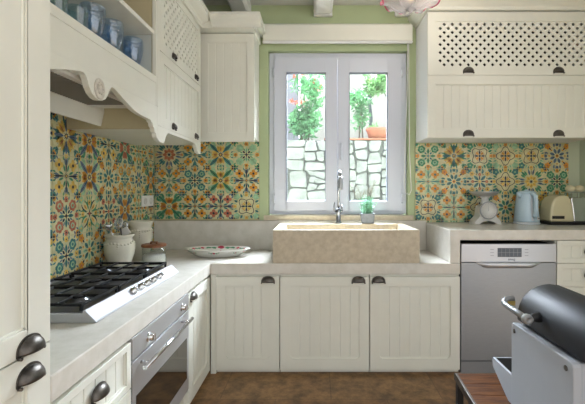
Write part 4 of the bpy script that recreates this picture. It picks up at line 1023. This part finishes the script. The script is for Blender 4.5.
# lid
lx = .722; lzb, lzt = pz + .003, .832; ld0, ld1 = 1.05, 1.405; lr = .115
pl = [(lx, lzb), (lx, lzt - lr)] + [(lx + lr - lr * cos(k * pi / 16), lzt - lr + lr * sin(k * pi / 16)) for k in range(1, 9)]
pl += [(.838, lzt)] + [(.838 + .12 * sin(k * pi / 12), lzt - .12 + .12 * cos(k * pi / 12)) for k in range(1, 7)] + [(.958, lzb)]
b = MB(); b.prism(pl, 'y', ld0, ld1, smooth=True); lid = b.build('lid', M['lid_black'], t, bevel=.012, seg=3)
b = MB(); hx = lx - .045; hz = Z(318, 1.2) + .0
hz = H - (318.5 - 188.5) * .665 / (528 - 316) * 1.0
dn, df = hx_d = (.677 * 390 / 211, .677 * 390 / 190)
zn, zf = H - 130.5 * dn / 390, H - 116.5 * df / 390
b.tube([(.677, dn, zn), (.677, (dn + df) / 2, (zn + zf) / 2), (.677, df, zf), (.679, df + .018, zf + .002), (.686, df + .028, zf + .008), (.698, df + .034, zf + .012), (lx - .001, df + .034, zf + .014)], .0105, 14)
hd = b.build('handle', M['handle_grey'], lid)
b = MB(); b.lathe([(0, -.012), (.012, -.012), (.016, -.008), (.017, 0), (.016, .008), (.008, .011), (.006, .008), (0, .008)], (.677, dn - .002, zn), 16, axis='y'); b.build('knob', M['handle_grey'], hd)
b = MB(); b.tube([(.686, dn + .004, zn), (.7, dn + .006, zn + .002), (lx - .001, dn + .008, zn + .003)], [.010, .013, .016], 12); b.build('handle_bracket', M['black'], hd)
b = MB(); b.box(.694, lx - .001, df + .020, df + .0225, zf - .008, zf + .008); b.build('brass_plate', M['brass'], hd)

# ------------------------------------------------------------------ pendant lamp
lxx, lyy = X(411, 2.2), 2.2
LZ = .035
t = thing('pendant_lamp', (lxx, lyy, 2.15), 'ruffled white glass pendant lamp with pink rim hanging from the ceiling', 'lamp')
def ruf(r, z, a): k = max(0, (r - .05) / .12); return (r * (1 + .07 * k * sin(10 * a)), z + .022 * k * k * sin(10 * a + .6) + .006 * k * sin(20 * a))
b = MB(); b.lathe([(.0, 2.152), (.035, 2.155), (.07, 2.167), (.105, 2.184), (.135, 2.198), (.158, 2.206)], (lxx, lyy, LZ), 120, 0, ruffle=ruf)
b.lathe([(.158, 2.206), (.165, 2.208), (.170, 2.2095)], (lxx, lyy, LZ), 120, 1, ruffle=ruf)
b2_ = [f for f in range(len(b.f)) if len(b.f[f]) > 4]
for f in reversed(b2_): del b.f[f]; del b.mi[f]; del b.sm[f]
sh = b.build('glass_shade', [M['murano'], M['pink']], t, solid=.003)
b = MB()
for k in range(6):
    a = 2 * pi * k / 6 + .35; pts = []
    for q in range(9):
        s = q / 8; r = .03 + .105 * s; pts.append((lxx + r * cos(a + .5 * s), lyy + r * sin(a + .5 * s), LZ + 2.150 + .052 * s ** 1.6 - .012 * sin(pi * s)))
    b.tube(pts, [.003 + .004 * sin(pi * q / 8) for q in range(9)], 8)
b.lathe([(0, 2.128), (.008, 2.132), (.012, 2.142), (.03, 2.149), (0, 2.151)], (lxx, lyy, LZ), 20)
b.build('glass_leaves', M['murano'], t)
b = MB(); b.lathe([(0, 2.2), (.016, 2.203), (.027, 2.222), (.027, 2.238), (.014, 2.262), (0, 2.262)], (lxx, lyy, LZ), 20); b.build('bulb', M['bulb'], t)
b = MB(); b.lathe([(0, 2.2975), (.018, 2.2975), (.018, 2.33), (.006, 2.34), (.006, 2.57), (.05, 2.575), (.05, 2.5995), (0, 2.5995)], (lxx, lyy, 0), 24); b.build('stem', M['murano'], t)

# ------------------------------------------------------------------ outside
struct(MB().box(-6, 8, YB + .16, 12, -.1, -.02).build('courtyard_ground', M['pave']))
rng = random.Random(7)
WY = 4.7; zt_ = Z(140, WY)
rects = []
def split(x0, x1, z0, z1, d=0):
    w_, h_ = x1 - x0, z1 - z0
    if (w_ < .30 and h_ < .20 and rng.random() < .7) or (w_ < .17 and h_ < .15) or d > 9: rects.append((x0, x1, z0, z1)); return
    if w_ / h_ > 1.25 or (w_ > .3 and rng.random() < .35): c = x0 + w_ * rng.uniform(.35, .65); split(x0, c, z0, z1, d + 1); split(c, x1, z0, z1, d + 1)
    else: c = z0 + h_ * rng.uniform(.35, .65); split(x0, x1, z0, c, d + 1); split(x0, x1, c, z1, d + 1)
split(-1.6, 2.6, -.02, zt_)
b = MB(); b.box(-1.6, 2.6, WY + .02, WY + .3, -.02, zt_ - .005, 1)
vcache = {}
def jit(x, z):
    k = (round(x, 3), round(z, 3))
    if k not in vcache: vcache[k] = (rng.uniform(-.028, .028), rng.uniform(-.022, .022))
    return vcache[k]
for (x0, x1, z0, z1) in rects:
    g = .0055; cs = [(x0, z0), (x1, z0), (x1, z1), (x0, z1)]; cx, cz = (x0 + x1) / 2, (z0 + z1) / 2; q = []
    for (x, z) in cs:
        j = jit(x, z); xx, zz = x + j[0], min(z + j[1], zt_); dx, dz = (cx - x), (cz - z); L = math.hypot(dx, dz)
        q.append((xx + dx / L * g * 1.4, zz + dz / L * g * 1.4))
    # cut the corners for a rough quarry shape
    r = []
    for i in range(4):
        p, a_, c_ = q[i], q[i - 1], q[(i + 1) % 4]; f = rng.uniform(.06, .2)
        r += [(p[0] + (a_[0] - p[0]) * f, p[1] + (a_[1] - p[1]) * f), (p[0] + (c_[0] - p[0]) * f, p[1] + (c_[1] - p[1]) * f)]
    n = len(r); ce = (sum(p[0] for p in r) / n, sum(p[1] for p in r) / n); dp = rng.uniform(.012, .03)
    inn = [(p[0] + (ce[0] - p[0]) * .08, p[1] + (ce[1] - p[1]) * .08) for p in r]
    vs = [(p[0], WY + .02, p[1]) for p in r] + [(p[0], WY + .004 - dp * .3, p[1]) for p in r] + [(p[0], WY - dp, p[1]) for p in inn]
    b.add(vs, [(q_ + k, q_ + (k + 1) % n, q_ + n + (k + 1) % n, q_ + n + k) for q_ in (0, n) for k in range(n)] + [tuple(range(2 * n, 3 * n))], 0)
tag(b.build('stone_garden_wall', [M['stone'], M['mortar']], fix=False), 'pale rough stone retaining wall outside the window', 'wall')
b = MB(); b.box(.10, 2.6, WY - .01, WY + .26, zt_ + .001, zt_ + .022); tag(b.build('brick_coping', M['terracotta'], bevel=.004), 'thin terracotta coping on the stone wall under the planter', 'coping')
struct(MB().box(-1.6, 2.6, WY + .3, 6.6, -.02, zt_ - .02).build('raised_garden_bed', M['mortar']))
b = MB(); b.box(-.28, 4.5, 6.6, 6.9, -.02, 3.35); struct(b.build('neighbour_house_wall', M['out_white']))
b = MB(); b.box(-5, -.30, 6.7, 7.0, -.02, 3.35); struct(b.build('neighbour_house_wall', M['out_lav']))
def leaves(b, c, rad, n, L, seed, m=0, power=.5):
    r = random.Random(seed)
    for _ in range(n):
        while True:
            p = Vector((r.uniform(-1, 1), r.uniform(-1, 1), r.uniform(-1, 1)))
            if p.length < 1: break
        p = Vector((c[0] + p.x * rad[0], c[1] + p.y * rad[1], c[2] + p.z * rad[2]))
        d = Vector((r.gauss(0, 1), r.gauss(0, 1), r.gauss(0.2, .8))).normalized(); s = d.orthogonal().normalized(); s.rotate(Matrix.Rotation(r.uniform(0, 6.28), 3, d)); l = L * r.uniform(.6, 1.2); nn = d.cross(s) * l * .12
        b.add([p, p + d * l * .5 + s * l * .22 + nn, p + d * l, p + d * l * .5 - s * l * .22 + nn], [(0, 1, 2), (0, 2, 3)], m)
def shrub(name, label, blobs, stems, seed, L, lm, flowers=None, fmat=None, cat='shrub'):
    x0, y0_, z0 = stems[0][0]
    t = thing(name, (x0, y0_, z0), label, cat)
    b = MB()
    for st in stems: b.tube(st, [.012 - .008 * k / max(1, len(st) - 1) for k in range(len(st))], 6)
    b.build('stems', M['stem'], t)
    b = MB()
    for i, (c, rad, n) in enumerate(blobs): leaves(b, c, rad, n, L, seed + i)
    b.build('foliage', lm, t, fix=False)
    if flowers:
        b = MB(); r = random.Random(seed + 99)
        for (c, rad, n) in flowers: leaves(b, c, rad, n, .05, r.randrange(999))
        b.build('blossom', fmat, t, fix=False)
    return t
SY = 5.15
def P(px, py, d=SY): return (X(px, d), d, Z(py, d))
g0 = zt_ - .02
shrub('flowering_shrub', 'green shrub with orange blossoms behind the stone wall, in the left pane',
      [(P(306, 122), (.20, .16, .22), 520), (P(299, 124), (.14, .14, .16), 200), (P(313, 96), (.14, .12, .22), 170), (P(302, 84), (.2, .12, .12), 80), (P(318, 84), (.1, .1, .2), 80)],
      [[(X(305, SY), SY, g0), P(305, 120), P(300, 95)], [(X(308, SY), SY, g0), P(310, 115), P(316, 82)], [(X(303, SY), SY, g0), P(298, 118), P(296, 104)]], 31, .095, M['leaf'],
      [(P(293, 102), (.07, .05, .03), 24), (P(312, 82), (.06, .05, .04), 20), (P(318, 90), (.05, .05, .08), 24), (P(305, 104), (.08, .08, .04), 12), (P(297, 76), (.1, .05, .04), 24)], M['flower'])
shrub('climbing_shrub', 'slender green climber against the white house, in the right pane',
      [(P(359, 100), (.11, .1, .14), 200), (P(361, 118), (.10, .1, .18), 210), (P(353, 98), (.07, .1, .08), 60), (P(366, 101), (.07, .07, .05), 40)],
      [[(X(363, SY), SY, g0), P(362, 120), P(358, 96)], [(X(359, SY), SY, g0), P(360, 115), P(364, 100)]], 51, .075, M['leaf'])
ty_ = 5.6
def Q(px, py): return (X(px, ty_), ty_, Z(py, ty_))
shrub('small_tree', 'pale leafy tree above the terracotta planter, in the right pane',
      [(Q(379, 82), (.20, .18, .16), 420), (Q(388, 80), (.24, .18, .2), 300), (Q(372, 90), (.10, .1, .1), 90)],
      [[(X(394, ty_), ty_, g0), Q(394, 120), Q(388, 92)], [Q(393, 110), Q(382, 88)]], 71, .085, M['pale_leaf'], cat='tree')
# terracotta planter on the coping
t0 = P(378, 139, WY + .1); cx = X(379, WY + .1)
b = MB(); zz = zt_ + .0225; yy = WY + .12
b.lathe([(0, 0), (.12, 0), (.15, .10), (.158, .104), (.160, .135), (.148, .135), (.142, .11), (0, .11)], (cx, yy, zz), 40, sx=1, sy=.72)
tp_ = thing('terracotta_planter', (cx, yy, zz), 'terracotta planter standing on the stone wall, in the right pane', 'planter'); b.build('pot', M['terracotta'], tp_)
b = MB(); leaves(b, (cx - .07, yy, zz + .15), (.06, .05, .03), 40, .05, 5); b.build('seedlings', M['pale_leaf'], tp_, fix=False)
b = MB(); d = 6.1; b.tube([(X(369.5, d), d, g0), (X(371, d), d, Z(118, d)), (X(369, d), d, Z(100, d)), (X(369.5, d), d, Z(93, d)), (X(373, d), d, Z(91, d)), (X(383, d), d, Z(91, d))], .028, 10)
tag(b.build('downpipe', M['pipe']), 'bent grey pipe behind the terracotta planter', 'pipe')
b = MB(); r = random.Random(3); d = 4.45; base = (X(364, d), d, -.02)
for k in range(14):
    tip = (X(r.uniform(349, 380), d), d + r.uniform(-.06, .06), Z(r.uniform(178, 196), d)); m_ = (X(r.uniform(358, 370), d), d, Z(206, d))
    b.tube([base, m_, tip], [.006, .005, .003], 5)
    e_ = Vector(m_).lerp(Vector(tip), .55); b.tube([e_, e_ + Vector((r.uniform(-.07, .07), 0, r.uniform(.03, .09)))], [.0035, .002], 5)
tag(b.build('bare_shrub', M['stem'], fix=False), 'bare grey twigs in front of the stone wall behind the lavender', 'shrub')

# ------------------------------------------------------------------ light
wd = bpy.data.worlds.new('sky'); S.world = wd; wd.use_nodes = True
nt = wd.node_tree; bg = nt.nodes['Background']
tc = nt.nodes.new('ShaderNodeTexCoord'); dp = nt.nodes.new('ShaderNodeVectorMath'); dp.operation = 'DOT_PRODUCT'; dp.inputs[1].default_value = (0.10, 0.72, 0.687)
nt.links.new(tc.outputs['Generated'], dp.inputs[0])
mr = nt.nodes.new('ShaderNodeMapRange'); mr.interpolation_type = 'SMOOTHSTEP'; mr.inputs['From Min'].default_value = 0.74; mr.inputs['From Max'].default_value = 0.95
mr.inputs['To Min'].default_value = 1.44; mr.inputs['To Max'].default_value = 130.0
nt.links.new(dp.outputs['Value'], mr.inputs['Value']); nt.links.new(mr.outputs['Result'], bg.inputs['Strength'])
cr = nt.nodes.new('ShaderNodeValToRGB'); cr.color_ramp.elements[0].color = (1, .995, .98, 1); cr.color_ramp.elements[1].color = (.78, .88, 1, 1)
nt.links.new(dp.outputs['Value'], cr.inputs['Fac']); nt.links.new(cr.outputs['Color'], bg.inputs['Color'])
lt = bpy.data.lights.new('pendant_bulb_light', 'POINT'); lt.energy = 5; lt.color = (1, .9, .78); lt.shadow_soft_size = .03
lo = bpy.data.objects.new('pendant_bulb_light', lt); C.objects.link(lo); lo.location = (lxx + .06, lyy, 2.33)

# ------------------------------------------------------------------ camera
cam = bpy.data.cameras.new('camera'); co = bpy.data.objects.new('camera', cam); C.objects.link(co)
co.location = (0, 0, H); co.rotation_euler = (pi / 2, 0, 0)
cam.sensor_width = 36; cam.lens = 24.0; cam.shift_x = -23.5 / 585; cam.shift_y = -13.5 / 585; cam.clip_start = .02
S.camera = co
